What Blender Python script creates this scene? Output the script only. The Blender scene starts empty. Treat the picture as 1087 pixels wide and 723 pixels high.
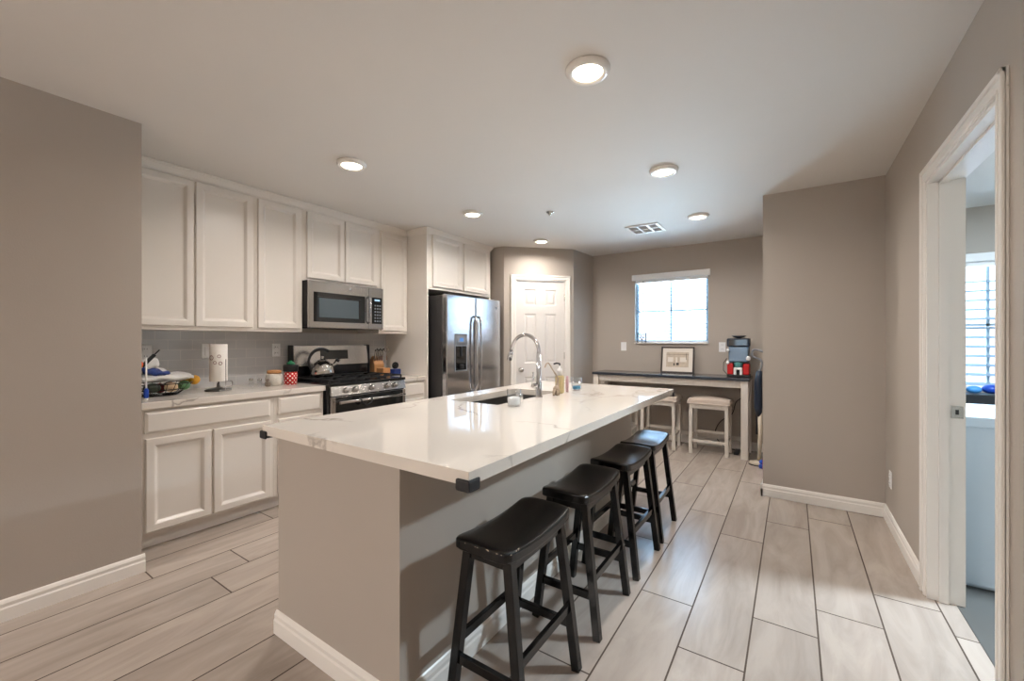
import bpy, bmesh, math, random
from mathutils import Vector, Matrix
random.seed(7)
PI = math.pi
C = bpy.context.scene.collection
S = bpy.context.scene

# ------------------------------------------------------------------ camera
F_PX, YAW, CAM_H = 442.8, math.radians(33.93), 1.296
cam_d = bpy.data.cameras.new('camera')
cam_d.sensor_width = 36
cam_d.lens = 36 * F_PX / 1087
cam_d.clip_start = 0.03
cam = bpy.data.objects.new('camera', cam_d)
C.objects.link(cam)
cam.location = (0, 0, CAM_H)
cam.rotation_euler = (PI / 2, 0, YAW)
S.camera = cam
S.view_settings.view_transform = 'Standard'
S.view_settings.look = 'None'
S.view_settings.gamma = 1
S.view_settings.use_curve_mapping = False
S.view_settings.exposure = 0.88
S.cycles.use_denoising = True
S.cycles.max_bounces = 10
S.cycles.diffuse_bounces = 6
S.cycles.sample_clamp_indirect = 6

# ------------------------------------------------------------------ world (pale sky, brighter and whiter low down)
SKY = 3.0
w = bpy.data.worlds.new('sky'); S.world = w; w.use_nodes = True
nt = w.node_tree; bg = nt.nodes['Background']
tc = nt.nodes.new('ShaderNodeTexCoord'); sp = nt.nodes.new('ShaderNodeSeparateXYZ')
cr = nt.nodes.new('ShaderNodeValToRGB')
nt.links.new(tc.outputs['Generated'], sp.inputs[0]); nt.links.new(sp.outputs['Z'], cr.inputs[0])
cr.color_ramp.elements[0].position = 0.0; cr.color_ramp.elements[0].color = (0.62, 0.82, 1.0, 1)
cr.color_ramp.elements[1].position = 0.55; cr.color_ramp.elements[1].color = (0.25, 0.5, 0.95, 1)
nt.links.new(cr.outputs[0], bg.inputs['Color']); bg.inputs['Strength'].default_value = SKY

sun_d = bpy.data.lights.new('sun', 'SUN'); sun_d.energy = 14; sun_d.angle = math.radians(1); sun_d.color = (.78, .9, 1)
sun = bpy.data.objects.new('sun', sun_d); C.objects.link(sun)
sun.rotation_euler = Vector((-.4, .0, -.9)).to_track_quat('-Z', 'Y').to_euler()
# added warm fill lamp with no fixture, three metres behind the camera
rear_fill_d = bpy.data.lights.new('rear_fill_light', 'AREA'); rear_fill_d.shape = 'DISK'; rear_fill_d.size = 1.2; rear_fill_d.energy = 95; rear_fill_d.color = (1, .93, .87)
rear_fill = bpy.data.objects.new('rear_fill_light', rear_fill_d); C.objects.link(rear_fill); rear_fill.location = (-2.3, -3.3, 2.44)

# added lamp outdoors, hidden below the back window sill, standing in for patio glare
def daylight_fill(loc, aim, sx, sy, e, col):
    l = bpy.data.lights.new('daylight_fill', 'AREA'); l.shape = 'RECTANGLE'; l.size = sx; l.size_y = sy; l.energy = e; l.color = col
    o = bpy.data.objects.new('daylight_fill', l); C.objects.link(o); o.location = loc
    o.rotation_euler = (Vector(aim) - Vector(loc)).to_track_quat('-Z', 'Y').to_euler(); return o
daylight_fill((-1.32, 7.6, .55), (-1.32, 5.6, 1.6), 2.4, 1.1, 1300, (.55, .80, 1))

def portal(loc, rot, sx, sy):
    l = bpy.data.lights.new('window_portal', 'AREA'); l.shape = 'RECTANGLE'; l.size = sx; l.size_y = sy
    l.cycles.is_portal = True
    o = bpy.data.objects.new('window_portal', l); C.objects.link(o); o.location = loc; o.rotation_euler = rot
    return o

# ------------------------------------------------------------------ materials
def lin(c):
    return tuple((x / 12.92 if x <= .04045 else ((x + .055) / 1.055) ** 2.4) for x in [v / 255 for v in c])
def mat(name, rgb, rough=.5, metal=0., spec=.5, noise=0., nscale=8., bump=0., bscale=60., coat=0., trans=0., ior=1.45, emit=None, estr=0., stretch=None, alpha=1.):
    m = bpy.data.materials.new(name); m.use_nodes = True
    n = m.node_tree; b = n.nodes['Principled BSDF']
    col = lin(rgb)
    b.inputs['Base Color'].default_value = (*col, 1)
    b.inputs['Roughness'].default_value = rough; b.inputs['Metallic'].default_value = metal
    b.inputs['Specular IOR Level'].default_value = spec
    b.inputs['Coat Weight'].default_value = coat; b.inputs['Coat Roughness'].default_value = .08
    b.inputs['Transmission Weight'].default_value = trans; b.inputs['IOR'].default_value = ior
    b.inputs['Alpha'].default_value = alpha
    if emit: b.inputs['Emission Color'].default_value = (*lin(emit), 1); b.inputs['Emission Strength'].default_value = estr
    t = n.nodes.new('ShaderNodeTexCoord'); mp = n.nodes.new('ShaderNodeMapping')
    n.links.new(t.outputs['Object'], mp.inputs[0])
    if stretch: mp.inputs['Scale'].default_value = stretch
    nz = n.nodes.new('ShaderNodeTexNoise'); nz.inputs['Scale'].default_value = nscale; nz.inputs['Detail'].default_value = 5
    n.links.new(mp.outputs[0], nz.inputs[0])
    if noise:
        r = n.nodes.new('ShaderNodeMixRGB'); r.blend_type = 'MIX'
        r.inputs[1].default_value = (*[max(0, c * (1 - noise)) for c in col], 1)
        r.inputs[2].default_value = (*[min(1, c * (1 + noise)) for c in col], 1)
        n.links.new(nz.outputs['Fac'], r.inputs[0]); n.links.new(r.outputs[0], b.inputs['Base Color'])
    if bump:
        nb = n.nodes.new('ShaderNodeTexNoise'); nb.inputs['Scale'].default_value = bscale; nb.inputs['Detail'].default_value = 3
        n.links.new(mp.outputs[0], nb.inputs[0])
        bp = n.nodes.new('ShaderNodeBump'); bp.inputs['Strength'].default_value = bump; bp.inputs['Distance'].default_value = .003
        n.links.new(nb.outputs['Fac'], bp.inputs['Height']); n.links.new(bp.outputs[0], b.inputs['Normal'])
    return m
M = {}
M['wall'] = mat('wall_paint', (175, 166, 156), .55, noise=.03, nscale=2, bump=.15, bscale=140)
M['ceiling'] = mat('ceiling_paint', (220, 216, 211), .75, noise=.015, nscale=2, bump=.12, bscale=120)
M['cab'] = mat('cabinet_paint', (228, 222, 214), .3, noise=.01, nscale=5)
M['trim'] = mat('trim_paint', (232, 228, 222), .3)
M['winframe'] = mat('blue_grey_window_frame', (150, 168, 180), .4)
M['door'] = mat('door_paint', (218, 214, 210), .35, bump=.05, bscale=90)
M['steel'] = mat('brushed_steel', (200, 201, 204), .13, 1., noise=.04, nscale=20, stretch=(60, 60, 1), bump=.05, bscale=30)
M['steelh'] = mat('brushed_steel_horizontal', (190, 186, 182), .22, 1., noise=.04, nscale=20, stretch=(1, 1, 60), bump=.04, bscale=30)
M['chrome'] = mat('chrome', (215, 215, 218), .09, 1.)
M['nickel'] = mat('satin_nickel', (190, 186, 180), .25, 1.)
M['fridgeside'] = mat('fridge_side_paint', (58, 56, 56), .45, bump=.1, bscale=200)
M['black'] = mat('black_enamel', (22, 22, 24), .18)
M['blackp'] = mat('black_plastic', (28, 28, 30), .45)
M['castiron'] = mat('cast_iron', (26, 26, 27), .6, bump=.2, bscale=200)
M['glassb'] = mat('dark_glass', (16, 18, 20), .05, spec=.8)
M['stool'] = mat('black_stool_paint', (10, 9, 9), .2, spec=.5, noise=.3, nscale=30, bump=.05, bscale=40)
M['rubber'] = mat('black_rubber', (35, 36, 40), .5)
M['whitewash'] = mat('whitewashed_wood', (205, 198, 189), .55, noise=.08, nscale=14, stretch=(3, 3, .5), bump=.1, bscale=60)
M['cushion'] = mat('beige_upholstery', (186, 172, 160), .85, noise=.06, nscale=60, bump=.2, bscale=400)
M['tabletop'] = mat('dark_table_top', (50, 54, 62), .16, noise=.2, nscale=12, stretch=(.5, 6, 6))
M['sink'] = mat('sink_steel', (120, 118, 116), .35, .9)
M['white'] = mat('white_plastic', (235, 235, 235), .4)
M['paper'] = mat('paper', (238, 234, 228), .9, bump=.2, bscale=90)
M['bamboo'] = mat('bamboo_wood', (184, 134, 88), .45, noise=.15, nscale=14, stretch=(1, 1, 8))
M['wood'] = mat('walnut_wood', (128, 82, 50), .5, noise=.2, nscale=12, stretch=(1, 1, 6))
M['orange'] = mat('orange_plastic', (225, 92, 30), .4)
M['blue'] = mat('blue_plastic', (28, 70, 170), .35)
M['bluefilm'] = mat('printed_blue_film', (30, 54, 120), .3, noise=.4, nscale=20)
M['film'] = mat('white_plastic_film', (215, 214, 212), .3, noise=.12, nscale=14, bump=.6, bscale=30)
M['red'] = mat('red_enamel', (190, 24, 26), .3)
M['green'] = mat('green_plastic', (20, 110, 70), .4)
M['yellow'] = mat('orange_fruit_skin', (206, 150, 44), .5, noise=.3, nscale=40, bump=.4, bscale=60)
M['onion'] = mat('pale_onion_skin', (200, 172, 140), .4, noise=.2, nscale=20, stretch=(5, 5, 1))
M['avocado'] = mat('dark_avocado_skin', (44, 50, 36), .5, noise=.3, nscale=60, bump=.5, bscale=120)
M['lime'] = mat('green_apple_skin', (96, 138, 96), .35, noise=.1, nscale=20)
M['redfruit'] = mat('dark_red_apple_skin', (110, 34, 36), .3, noise=.3, nscale=20)
M['ceramic'] = mat('cream_ceramic', (206, 200, 190), .3, noise=.3, nscale=50)
M['kettle'] = mat('kettle_steel', (200, 196, 192), .1, 1.)
M['figurine'] = mat('beige_figurine_resin', (176, 158, 138), .5, noise=.15, nscale=40, bump=.3, bscale=80)
M['soap'] = mat('amber_soap', (198, 182, 140), .2, noise=.05)
M['pink'] = mat('pink_plastic', (196, 160, 166), .4)
M['mat_board'] = mat('picture_mat_board', (226, 218, 208), .8)
M['frame'] = mat('picture_frame_wood', (62, 54, 50), .4)
M['cord'] = mat('black_cord', (20, 20, 20), .5)
M['grey'] = mat('grey_plastic', (120, 124, 130), .4)
M['navy'] = mat('navy_plastic', (28, 38, 54), .3)
M['beigep'] = mat('beige_plastic', (190, 178, 160), .45)
M['carpet'] = mat('grey_laundry_tile', (84, 84, 82), .5, noise=.08, nscale=5)
M['fabricblue'] = mat('light_blue_paint', (200, 214, 226), .4)
M['ground'] = mat('pale_concrete_ground', (205, 208, 212), .9, noise=.2, nscale=3)
M['led'] = mat('blue_display', (20, 40, 90), .2, emit=(120, 180, 255), estr=.35)
M['ledw'] = mat('white_display', (60, 80, 90), .2, emit=(190, 225, 245), estr=.5)
M['louver'] = mat('vent_louver_paint', (190, 188, 186), .5)
M['lens'] = mat('lamp_lens', (255, 248, 236), .4, emit=(255, 236, 210), estr=9)

def glass_mat(name, tint=(1, 1, 1), amount=.9):
    m = bpy.data.materials.new(name); m.use_nodes = True; n = m.node_tree; n.nodes.clear()
    o = n.nodes.new('ShaderNodeOutputMaterial'); t = n.nodes.new('ShaderNodeBsdfTransparent'); g = n.nodes.new('ShaderNodeBsdfGlossy')
    g.inputs['Roughness'].default_value = .02; t.inputs[0].default_value = (*tint, 1)
    f0 = n.nodes.new('ShaderNodeLayerWeight'); f0.inputs[0].default_value = .5
    f1 = n.nodes.new('ShaderNodeMath'); f1.operation = 'POWER'; f1.inputs[1].default_value = 3; n.links.new(f0.outputs['Facing'], f1.inputs[0])
    f = n.nodes.new('ShaderNodeMath'); f.operation = 'MULTIPLY_ADD'; f.inputs[1].default_value = .7; f.inputs[2].default_value = .05; n.links.new(f1.outputs[0], f.inputs[0])
    mx = n.nodes.new('ShaderNodeMixShader'); n.links.new(f.outputs[0], mx.inputs[0]); n.links.new(t.outputs[0], mx.inputs[1]); n.links.new(g.outputs[0], mx.inputs[2])
    n.links.new(mx.outputs[0], o.inputs[0]); return m
M['glass'] = glass_mat('window_glass')
M['tumbler'] = glass_mat('clear_tumbler_glass', (.97, .98, .985))
M['blueliquid'] = mat('blue_liquid', (70, 165, 205), .1, trans=.4)

def quartz():
    m = mat('white_quartz', (226, 219, 210), .035, spec=.6)
    n = m.node_tree; b = n.nodes['Principled BSDF']
    t = n.nodes.new('ShaderNodeTexCoord'); mp = n.nodes.new('ShaderNodeMapping'); mp.inputs['Rotation'].default_value = (0.3, .2, .5)
    n.links.new(t.outputs['Object'], mp.inputs[0])
    nz = n.nodes.new('ShaderNodeTexNoise'); nz.inputs['Scale'].default_value = 2.2; nz.inputs['Detail'].default_value = 6; nz.inputs['Roughness'].default_value = .55
    n.links.new(mp.outputs[0], nz.inputs[0])
    mx = n.nodes.new('ShaderNodeMixRGB'); mx.inputs[0].default_value = .35
    n.links.new(mp.outputs[0], mx.inputs[1]); n.links.new(nz.outputs['Color'], mx.inputs[2])
    v = n.nodes.new('ShaderNodeTexVoronoi'); v.feature = 'DISTANCE_TO_EDGE'; v.inputs['Scale'].default_value = 2.1
    n.links.new(mx.outputs[0], v.inputs['Vector'])
    r = n.nodes.new('ShaderNodeValToRGB'); r.color_ramp.elements[0].position = 0; r.color_ramp.elements[0].color = (1, 1, 1, 1)
    r.color_ramp.elements[1].position = .017; r.color_ramp.elements[1].color = (0, 0, 0, 1)
    n.links.new(v.outputs['Distance'], r.inputs[0])
    # only some stretches of the veins show
    n2 = n.nodes.new('ShaderNodeTexNoise'); n2.inputs['Scale'].default_value = 2.4; n2.inputs['Detail'].default_value = 2
    n.links.new(mp.outputs[0], n2.inputs[0])
    r2 = n.nodes.new('ShaderNodeValToRGB'); r2.color_ramp.elements[0].position = .44; r2.color_ramp.elements[1].position = .62
    n.links.new(n2.outputs['Fac'], r2.inputs[0])
    mu = n.nodes.new('ShaderNodeMath'); mu.operation = 'MULTIPLY'; n.links.new(r.outputs[0], mu.inputs[0]); n.links.new(r2.outputs[0], mu.inputs[1])
    mu2 = n.nodes.new('ShaderNodeMath'); mu2.operation = 'MULTIPLY'; mu2.inputs[1].default_value = .75; n.links.new(mu.outputs[0], mu2.inputs[0])
    c = n.nodes.new('ShaderNodeMixRGB'); c.inputs[1].default_value = (*lin((226, 219, 210)), 1); c.inputs[2].default_value = (*lin((150, 140, 130)), 1)
    n.links.new(mu2.outputs[0], c.inputs[0]); n.links.new(c.outputs[0], b.inputs['Base Color'])
    return m
M['quartz'] = quartz()

def tile_mat():
    m = mat('wood_look_tile', (190, 176, 162), .22, spec=.5)
    n = m.node_tree; b = n.nodes['Principled BSDF']
    t = n.nodes.new('ShaderNodeTexCoord'); g = n.nodes.new('ShaderNodeNewGeometry')
    vm = n.nodes.new('ShaderNodeVectorMath'); vm.operation = 'MULTIPLY_ADD'
    cb = n.nodes.new('ShaderNodeCombineXYZ'); n.links.new(g.outputs['Random Per Island'], cb.inputs[0]); n.links.new(g.outputs['Random Per Island'], cb.inputs[1])
    vm.inputs[1].default_value = (37, 53, 0)
    n.links.new(cb.outputs[0], vm.inputs[0]); n.links.new(t.outputs['Object'], vm.inputs[2])
    mp = n.nodes.new('ShaderNodeMapping'); mp.inputs['Scale'].default_value = (5, .9, 1); n.links.new(vm.outputs[0], mp.inputs[0])
    nz = n.nodes.new('ShaderNodeTexNoise'); nz.inputs['Scale'].default_value = 1.6; nz.inputs['Detail'].default_value = 8; nz.inputs['Roughness'].default_value = .62; nz.inputs['Distortion'].default_value = 1.2
    n.links.new(mp.outputs[0], nz.inputs[0])
    r = n.nodes.new('ShaderNodeValToRGB'); e = r.color_ramp.elements
    e[0].position = .3; e[0].color = (*lin((158, 146, 137)), 1); e[1].position = .62; e[1].color = (*lin((178, 166, 156)), 1)
    n.links.new(nz.outputs['Fac'], r.inputs[0])
    mx = n.nodes.new('ShaderNodeMixRGB'); mx.blend_type = 'MULTIPLY'; mx.inputs[0].default_value = 1
    rr = n.nodes.new('ShaderNodeMapRange'); rr.inputs['To Min'].default_value = .9; rr.inputs['To Max'].default_value = 1.05
    n.links.new(g.outputs['Random Per Island'], rr.inputs['Value'])
    n.links.new(r.outputs[0], mx.inputs[1]); n.links.new(rr.outputs[0], mx.inputs[2]); n.links.new(mx.outputs[0], b.inputs['Base Color'])
    return m
M['tile'] = tile_mat()
M['grout'] = mat('dark_grout', (74, 60, 50), .85)

def splash_mat():
    m = mat('grey_subway_tile', (150, 150, 152), .12)
    n = m.node_tree; b = n.nodes['Principled BSDF']
    t = n.nodes.new('ShaderNodeTexCoord'); sx = n.nodes.new('ShaderNodeSeparateXYZ'); cb = n.nodes.new('ShaderNodeCombineXYZ')
    n.links.new(t.outputs['Object'], sx.inputs[0]); n.links.new(sx.outputs['Y'], cb.inputs[0]); n.links.new(sx.outputs['Z'], cb.inputs[1])
    br = n.nodes.new('ShaderNodeTexBrick'); n.links.new(cb.outputs[0], br.inputs['Vector'])
    br.inputs['Scale'].default_value = 1; br.inputs['Brick Width'].default_value = .155; br.inputs['Row Height'].default_value = .0765
    br.inputs['Mortar Size'].default_value = .0015; br.inputs['Mortar Smooth'].default_value = .1
    br.inputs['Color1'].default_value = (*lin((198, 197, 197)), 1); br.inputs['Color2'].default_value = (*lin((192, 192, 193)), 1); br.inputs['Mortar'].default_value = (*lin((218, 214, 209)), 1)
    n.links.new(br.outputs['Color'], b.inputs['Base Color'])
    bp = n.nodes.new('ShaderNodeBump'); bp.inputs['Strength'].default_value = .3; bp.inputs['Distance'].default_value = .002; bp.invert = True
    n.links.new(br.outputs['Fac'], bp.inputs['Height']); n.links.new(bp.outputs[0], b.inputs['Normal'])
    return m
M['splash'] = splash_mat()

def dots_mat():
    m = mat('red_with_white_dots', (200, 24, 26), .3)
    n = m.node_tree; b = n.nodes['Principled BSDF']
    t = n.nodes.new('ShaderNodeTexCoord'); mp = n.nodes.new('ShaderNodeMapping'); mp.inputs['Scale'].default_value = (2.6, 2.6, 1); mp.inputs['Rotation'].default_value = (0, 0, PI / 4)
    n.links.new(t.outputs['UV'], mp.inputs[0])
    v = n.nodes.new('ShaderNodeTexVoronoi'); v.voronoi_dimensions = '2D'; v.inputs['Randomness'].default_value = 0; v.inputs['Scale'].default_value = 1.6
    n.links.new(mp.outputs[0], v.inputs['Vector'])
    r = n.nodes.new('ShaderNodeValToRGB'); r.color_ramp.interpolation = 'CONSTANT'
    r.color_ramp.elements[0].color = (*lin((240, 230, 225)), 1); r.color_ramp.elements[1].position = .24; r.color_ramp.elements[1].color = (*lin((185, 10, 14)), 1)
    n.links.new(v.outputs['Distance'], r.inputs[0]); n.links.new(r.outputs[0], b.inputs['Base Color'])
    return m
M['dots'] = dots_mat()

# ------------------------------------------------------------------ mesh helpers
class MB:
    def __init__(s): s.bm = bmesh.new(); s.uv = None
    def box(s, x0, y0, z0, x1, y1, z1, bev=0, seg=2, rot=None, mi=0):
        b = bmesh.new()
        bmesh.ops.create_cube(b, size=1)
        for v in b.verts: v.co = Vector(((x0 + x1) / 2 + v.co.x * (x1 - x0), (y0 + y1) / 2 + v.co.y * (y1 - y0), (z0 + z1) / 2 + v.co.z * (z1 - z0)))
        if bev: bmesh.ops.bevel(b, geom=b.edges[:], offset=bev, segments=seg, affect='EDGES', profile=.5)
        if rot: bmesh.ops.transform(b, matrix=rot, verts=b.verts)
        s.merge(b, mi); return s
    def merge(s, b, mi=0):
        bmesh.ops.recalc_face_normals(b, faces=b.faces[:])
        vm = {v: s.bm.verts.new(v.co) for v in b.verts}
        for f in b.faces:
            nf = s.bm.faces.new([vm[v] for v in f.verts]); nf.material_index = mi; nf.smooth = f.smooth
        b.free()
    def bar(s, p, q, wx, wy=None, up=(0, 0, 1), bev=0, mi=0):     # rectangular bar between two points
        wy = wy or wx; p, q = Vector(p), Vector(q); d = (q - p).normalized(); u = Vector(up)
        if abs(d.dot(u)) > .99: u = Vector((0, 1, 0))
        a = d.cross(u).normalized(); c = a.cross(d)
        b = bmesh.new(); ring = []
        for e in (p, q): ring.append([b.verts.new(e + a * i * wx / 2 + c * j * wy / 2) for i, j in ((-1, -1), (1, -1), (1, 1), (-1, 1))])
        b.faces.new(ring[0][::-1]); b.faces.new(ring[1])
        for k in range(4): b.faces.new((ring[0][k], ring[0][(k + 1) % 4], ring[1][(k + 1) % 4], ring[1][k]))
        if bev: bmesh.ops.bevel(b, geom=b.edges[:], offset=bev, segments=2, affect='EDGES', profile=.5)
        s.merge(b, mi); return s
    def tube(s, pts, r, n=12, mi=0, cap=True):
        pts = [Vector(p) for p in pts]; rs = r if isinstance(r, (list, tuple)) else [r] * len(pts)
        b = bmesh.new(); rings = []; prev = None
        for i, p in enumerate(pts):
            d = ((pts[i + 1] if i + 1 < len(pts) else p) - (pts[i - 1] if i else p)).normalized()
            if prev is None:
                u = Vector((0, 0, 1)) if abs(d.z) < .9 else Vector((1, 0, 0)); a = d.cross(u).normalized()
            else: a = (prev - d * prev.dot(d)).normalized()
            prev = a; c = d.cross(a)
            rings.append([b.verts.new(p + (a * math.cos(2 * PI * k / n) + c * math.sin(2 * PI * k / n)) * rs[i]) for k in range(n)])
        for i in range(len(rings) - 1):
            for k in range(n):
                f = b.faces.new((rings[i][k], rings[i][(k + 1) % n], rings[i + 1][(k + 1) % n], rings[i + 1][k])); f.smooth = True
        if cap: b.faces.new(rings[0][::-1]); b.faces.new(rings[-1])
        s.merge(b, mi); return s
    def lathe(s, prof, c=(0, 0, 0), n=32, mi=0, axis='z', flat=False, sx=1, sy=1):   # prof: (r, z) pairs, open ends are capped when r>0
        b = bmesh.new(); rings = []
        for r, z in prof:
            if r < 1e-6: rings.append([b.verts.new((0, 0, z))])
            else: rings.append([b.verts.new((r * sx * math.cos(2 * PI * k / n), r * sy * math.sin(2 * PI * k / n), z)) for k in range(n)])
        for i in range(len(rings) - 1):
            A, B = rings[i], rings[i + 1]
            for k in range(n):
                k2 = (k + 1) % n
                if len(A) == 1 and len(B) == 1: continue
                if len(A) == 1: f = b.faces.new((A[0], B[k2], B[k]))
                elif len(B) == 1: f = b.faces.new((A[k], A[k2], B[0]))
                else: f = b.faces.new((A[k], A[k2], B[k2], B[k]))
                f.smooth = not flat
        if len(rings[0]) > 1: b.faces.new(rings[0][::-1])
        if len(rings[-1]) > 1: b.faces.new(rings[-1])
        R = {'z': Matrix(), 'y': Matrix.Rotation(PI / 2, 4, 'X'), 'x': Matrix.Rotation(PI / 2, 4, 'Y'), '-y': Matrix.Rotation(PI / 2, 4, 'X')}[axis]
        bmesh.ops.transform(b, matrix=Matrix.Translation(c) @ R, verts=b.verts)
        s.merge(b, mi); return s
    def ball(s, c, r, sc=(1, 1, 1), n=16, mi=0, jit=0):
        b = bmesh.new(); bmesh.ops.create_uvsphere(b, u_segments=n, v_segments=n // 2 + 2, radius=r)
        for v in b.verts:
            j = 1 + (random.random() - .5) * jit
            v.co = Vector((v.co.x * sc[0] * j + c[0], v.co.y * sc[1] * j + c[1], v.co.z * sc[2] * j + c[2]))
        for f in b.faces: f.smooth = True
        s.merge(b, mi); return s
    def poly(s, pts, h, mi=0, z=0, bev=0):      # prism from XY outline
        b = bmesh.new(); v = [b.verts.new((p[0], p[1], z)) for p in pts]; f = b.faces.new(v)
        r = bmesh.ops.extrude_face_region(b, geom=[f]); 
        for e in r['geom']:
            if isinstance(e, bmesh.types.BMVert): e.co.z += h
        if bev: bmesh.ops.bevel(b, geom=b.edges[:], offset=bev, segments=2, affect='EDGES')
        s.merge(b, mi); return s
    def quad(s, pts, mi=0):
        f = s.bm.faces.new([s.bm.verts.new(p) for p in pts]); f.material_index = mi; return s
    def panel(s, x0, z0, x1, z1, prof, mi=0):   # nested rectangles facing -Y; prof = (inset, y) from the outer edge inward, last is filled
        rings = []
        for i, y in prof: rings.append([s.bm.verts.new(p) for p in ((x0 + i, y, z0 + i), (x1 - i, y, z0 + i), (x1 - i, y, z1 - i), (x0 + i, y, z1 - i))])
        for a, b in zip(rings, rings[1:]):
            for k in range(4): s.bm.faces.new((a[k], a[(k + 1) % 4], b[(k + 1) % 4], b[k])).material_index = mi
        s.bm.faces.new(rings[-1]).material_index = mi
        return s
    def build(s, name, mats, parent=None, rec=False):
        if rec: bmesh.ops.recalc_face_normals(s.bm, faces=s.bm.faces[:])
        me = bpy.data.meshes.new(name); s.bm.to_mesh(me); s.bm.free()
        for m in (mats if isinstance(mats, list) else [mats]): me.materials.append(M[m] if isinstance(m, str) else m)
        o = bpy.data.objects.new(name, me); C.objects.link(o)
        if parent: o.parent = parent
        return o
def tag(o, label, cat, group=None, kind=None):
    o['label'] = label; o['category'] = cat
    if group: o['group'] = group
    if kind: o['kind'] = kind
    return o
def thing(name, label, cat, loc=(0, 0, 0), rz=0, group=None):
    o = bpy.data.objects.new(name, None); C.objects.link(o); o.location = loc; o.rotation_euler = (0, 0, rz); o.empty_display_size = .05
    return tag(o, label, cat, group)
def struct(name, mb, m, parent=None, label=None, loc=None, rz=0, cat=None):
    o = mb.build(name, m, parent) if mb else bpy.data.objects.new(name, None)
    if not mb: C.objects.link(o)
    if not parent:
        o['kind'] = 'structure'; o['label'] = label or name.replace('_', ' '); o['category'] = cat or name.split('_')[0]
    if loc: o.location = loc; o.rotation_euler = (0, 0, rz)
    return o
def dup(root, loc, label=None, rz=None):
    r = root.copy(); C.objects.link(r); r.location = loc
    if rz is not None: r.rotation_euler = (0, 0, rz)
    if label: r['label'] = label
    for ch in list(root.children):
        c = ch.copy(); C.objects.link(c); c.parent = r
        for g in ch.children:
            d = g.copy(); C.objects.link(d); d.parent = c
    return r

# ================================================================== room shell
H = 2.51
XL, XK, XR = -3.026, -3.92, .567          # left wall face, kitchen wall face, right wall face
YB, YS = 5.642, 4.071                     # back wall, stub wall
XS = -.207                                # stub wall corner
YREAR = -4.6
LX, LY = 2.6, 5.5                         # laundry room limits
# floor: wood-look tiles, one mesh
f = MB()
offs = {-13: .793, -12: 1.168, -11: .975, -14: 1.55, -10: .1, -9: .2, -8: .12, -7: .3, -6: .6, -5: 1.0, -4: 2.76, -3: 2.178, -2: 1.858, -1: 2.25, 0: 2.484, 1: 2.795}
for k in range(-17, 3):
    xa, xb = .093 + .2485 * k, .093 + .2485 * (k + 1)
    if k == 2: xb = .668
    if k == 2: xa = .59
    y = offs.get(k, 0.1) % 1.25 - 1.25 * 5
    while y < YB + .1:
        ya, yb = max(y, YREAR), min(y + 1.25, YB + .05)
        if k == 2: ya, yb = max(ya, 2.03), min(yb, 2.915)
        if yb - ya > .02:
            g = .0034; t = .0015
            x0, x1, y0, y1 = xa + g, xb - g, ya + g, yb - g
            f.bm.faces.new([f.bm.verts.new(p) for p in ((x0, y0, 0), (x1, y0, 0), (x1, y1, 0), (x0, y1, 0))])
        y += 1.25
fl = f.build('floor', ['tile', 'grout'])
g = MB().box(XK - .1, YREAR - .1, -.1, XR + .1, YB + .1, -.0012, mi=0)
fl['kind'] = 'structure'; fl['label'] = 'wood look plank tile floor with dark grout'; fl['category'] = 'floor'
struct('floor_base', g, 'grout', label='dark grout and slab under the plank tiles', cat='floor')
struct('floor_laundry', MB().box(XR + .101, 1.0, -.1, LX, LY, -.0012), 'carpet', label='grey tile floor of the laundry room', cat='floor')
struct('ceiling', MB().box(XK - .1, YREAR - .1, H, LX + .1, YB + .1, H + .1), 'ceiling', label='smooth off white ceiling with recessed lights', cat='ceiling')
struct('wall_left', MB().box(XK - .1, YREAR, 0, XL, .781, H), 'wall', label='greige wall on the left beside the cabinets', cat='wall')
struct('wall_kitchen', MB().box(XK - .1, .781, 0, XK, 4.4, H), 'wall', label='greige wall behind the kitchen cabinets', cat='wall')
struct('wall_backsplash', MB().box(XK, .784, .917, XK + .008, 3.2, 1.369), 'splash', label='grey subway tile backsplash above the counter', cat='wall')
# pantry block with a diagonal door wall (door opening cut out)
P1, P2 = Vector((-2.422, 5.066)), Vector((-3.087, 4.401))
dd = (P1 - P2).normalized(); nn = Vector((dd.y, -dd.x))       # nn points into the room
DS0, DS1, DZ = .148, .834, 2.095
def at(s, off=0): p = P2 + dd * s + nn * off; return (p.x, p.y)
m = MB(); T = -.11
L = (P1 - P2).length
m.poly([(XK - .1, 4.401), P2[:], at(0, T), (XK - .1, 4.401 - T + .04)], H)
m.poly([at(0), at(DS0), at(DS0, T), at(0, T)], H)
m.poly([at(DS1), at(L), at(L, T), at(DS1, T)], H)
m.poly([at(DS0), at(DS1), at(DS1, T), at(DS0, T)], H - DZ, z=DZ)
m.poly([P1[:], (-2.39, YB), (-2.5, YB), at(L, T)], H)
struct('wall_pantry', m, 'wall', label='angled greige wall holding the pantry door', cat='wall')
# back wall with window hole
WX0, WX1, WZ0, WZ1 = -1.78, -.868, 1.255, 2.115
m = MB()
m.box(-2.6, YB, 0, WX0, YB + .14, H).box(WX1, YB, 0, XR + .1, YB + .14, H).box(WX0, YB, 0, WX1, YB + .14, WZ0).box(WX0, YB, WZ1, WX1, YB + .14, H)
struct('wall_back', m, 'wall', label='greige back wall with the blinds window', cat='wall')
struct('wall_stub', MB().box(XS, YS, 0, XR + .1, YB, H), 'wall', label='greige wall block right of the dark topped table', cat='wall')
# right wall with doorway
DY0, DY1, DH = 2.03, 2.925, 2.105
m = MB().box(XR, YREAR, 0, XR + .11, DY0, H).box(XR, DY1, 0, XR + .11, YS, H).box(XR, DY0, DH, XR + .11, DY1, H)
struct('wall_right', m, 'wall', label='greige right wall with the laundry doorway', cat='wall')
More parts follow.
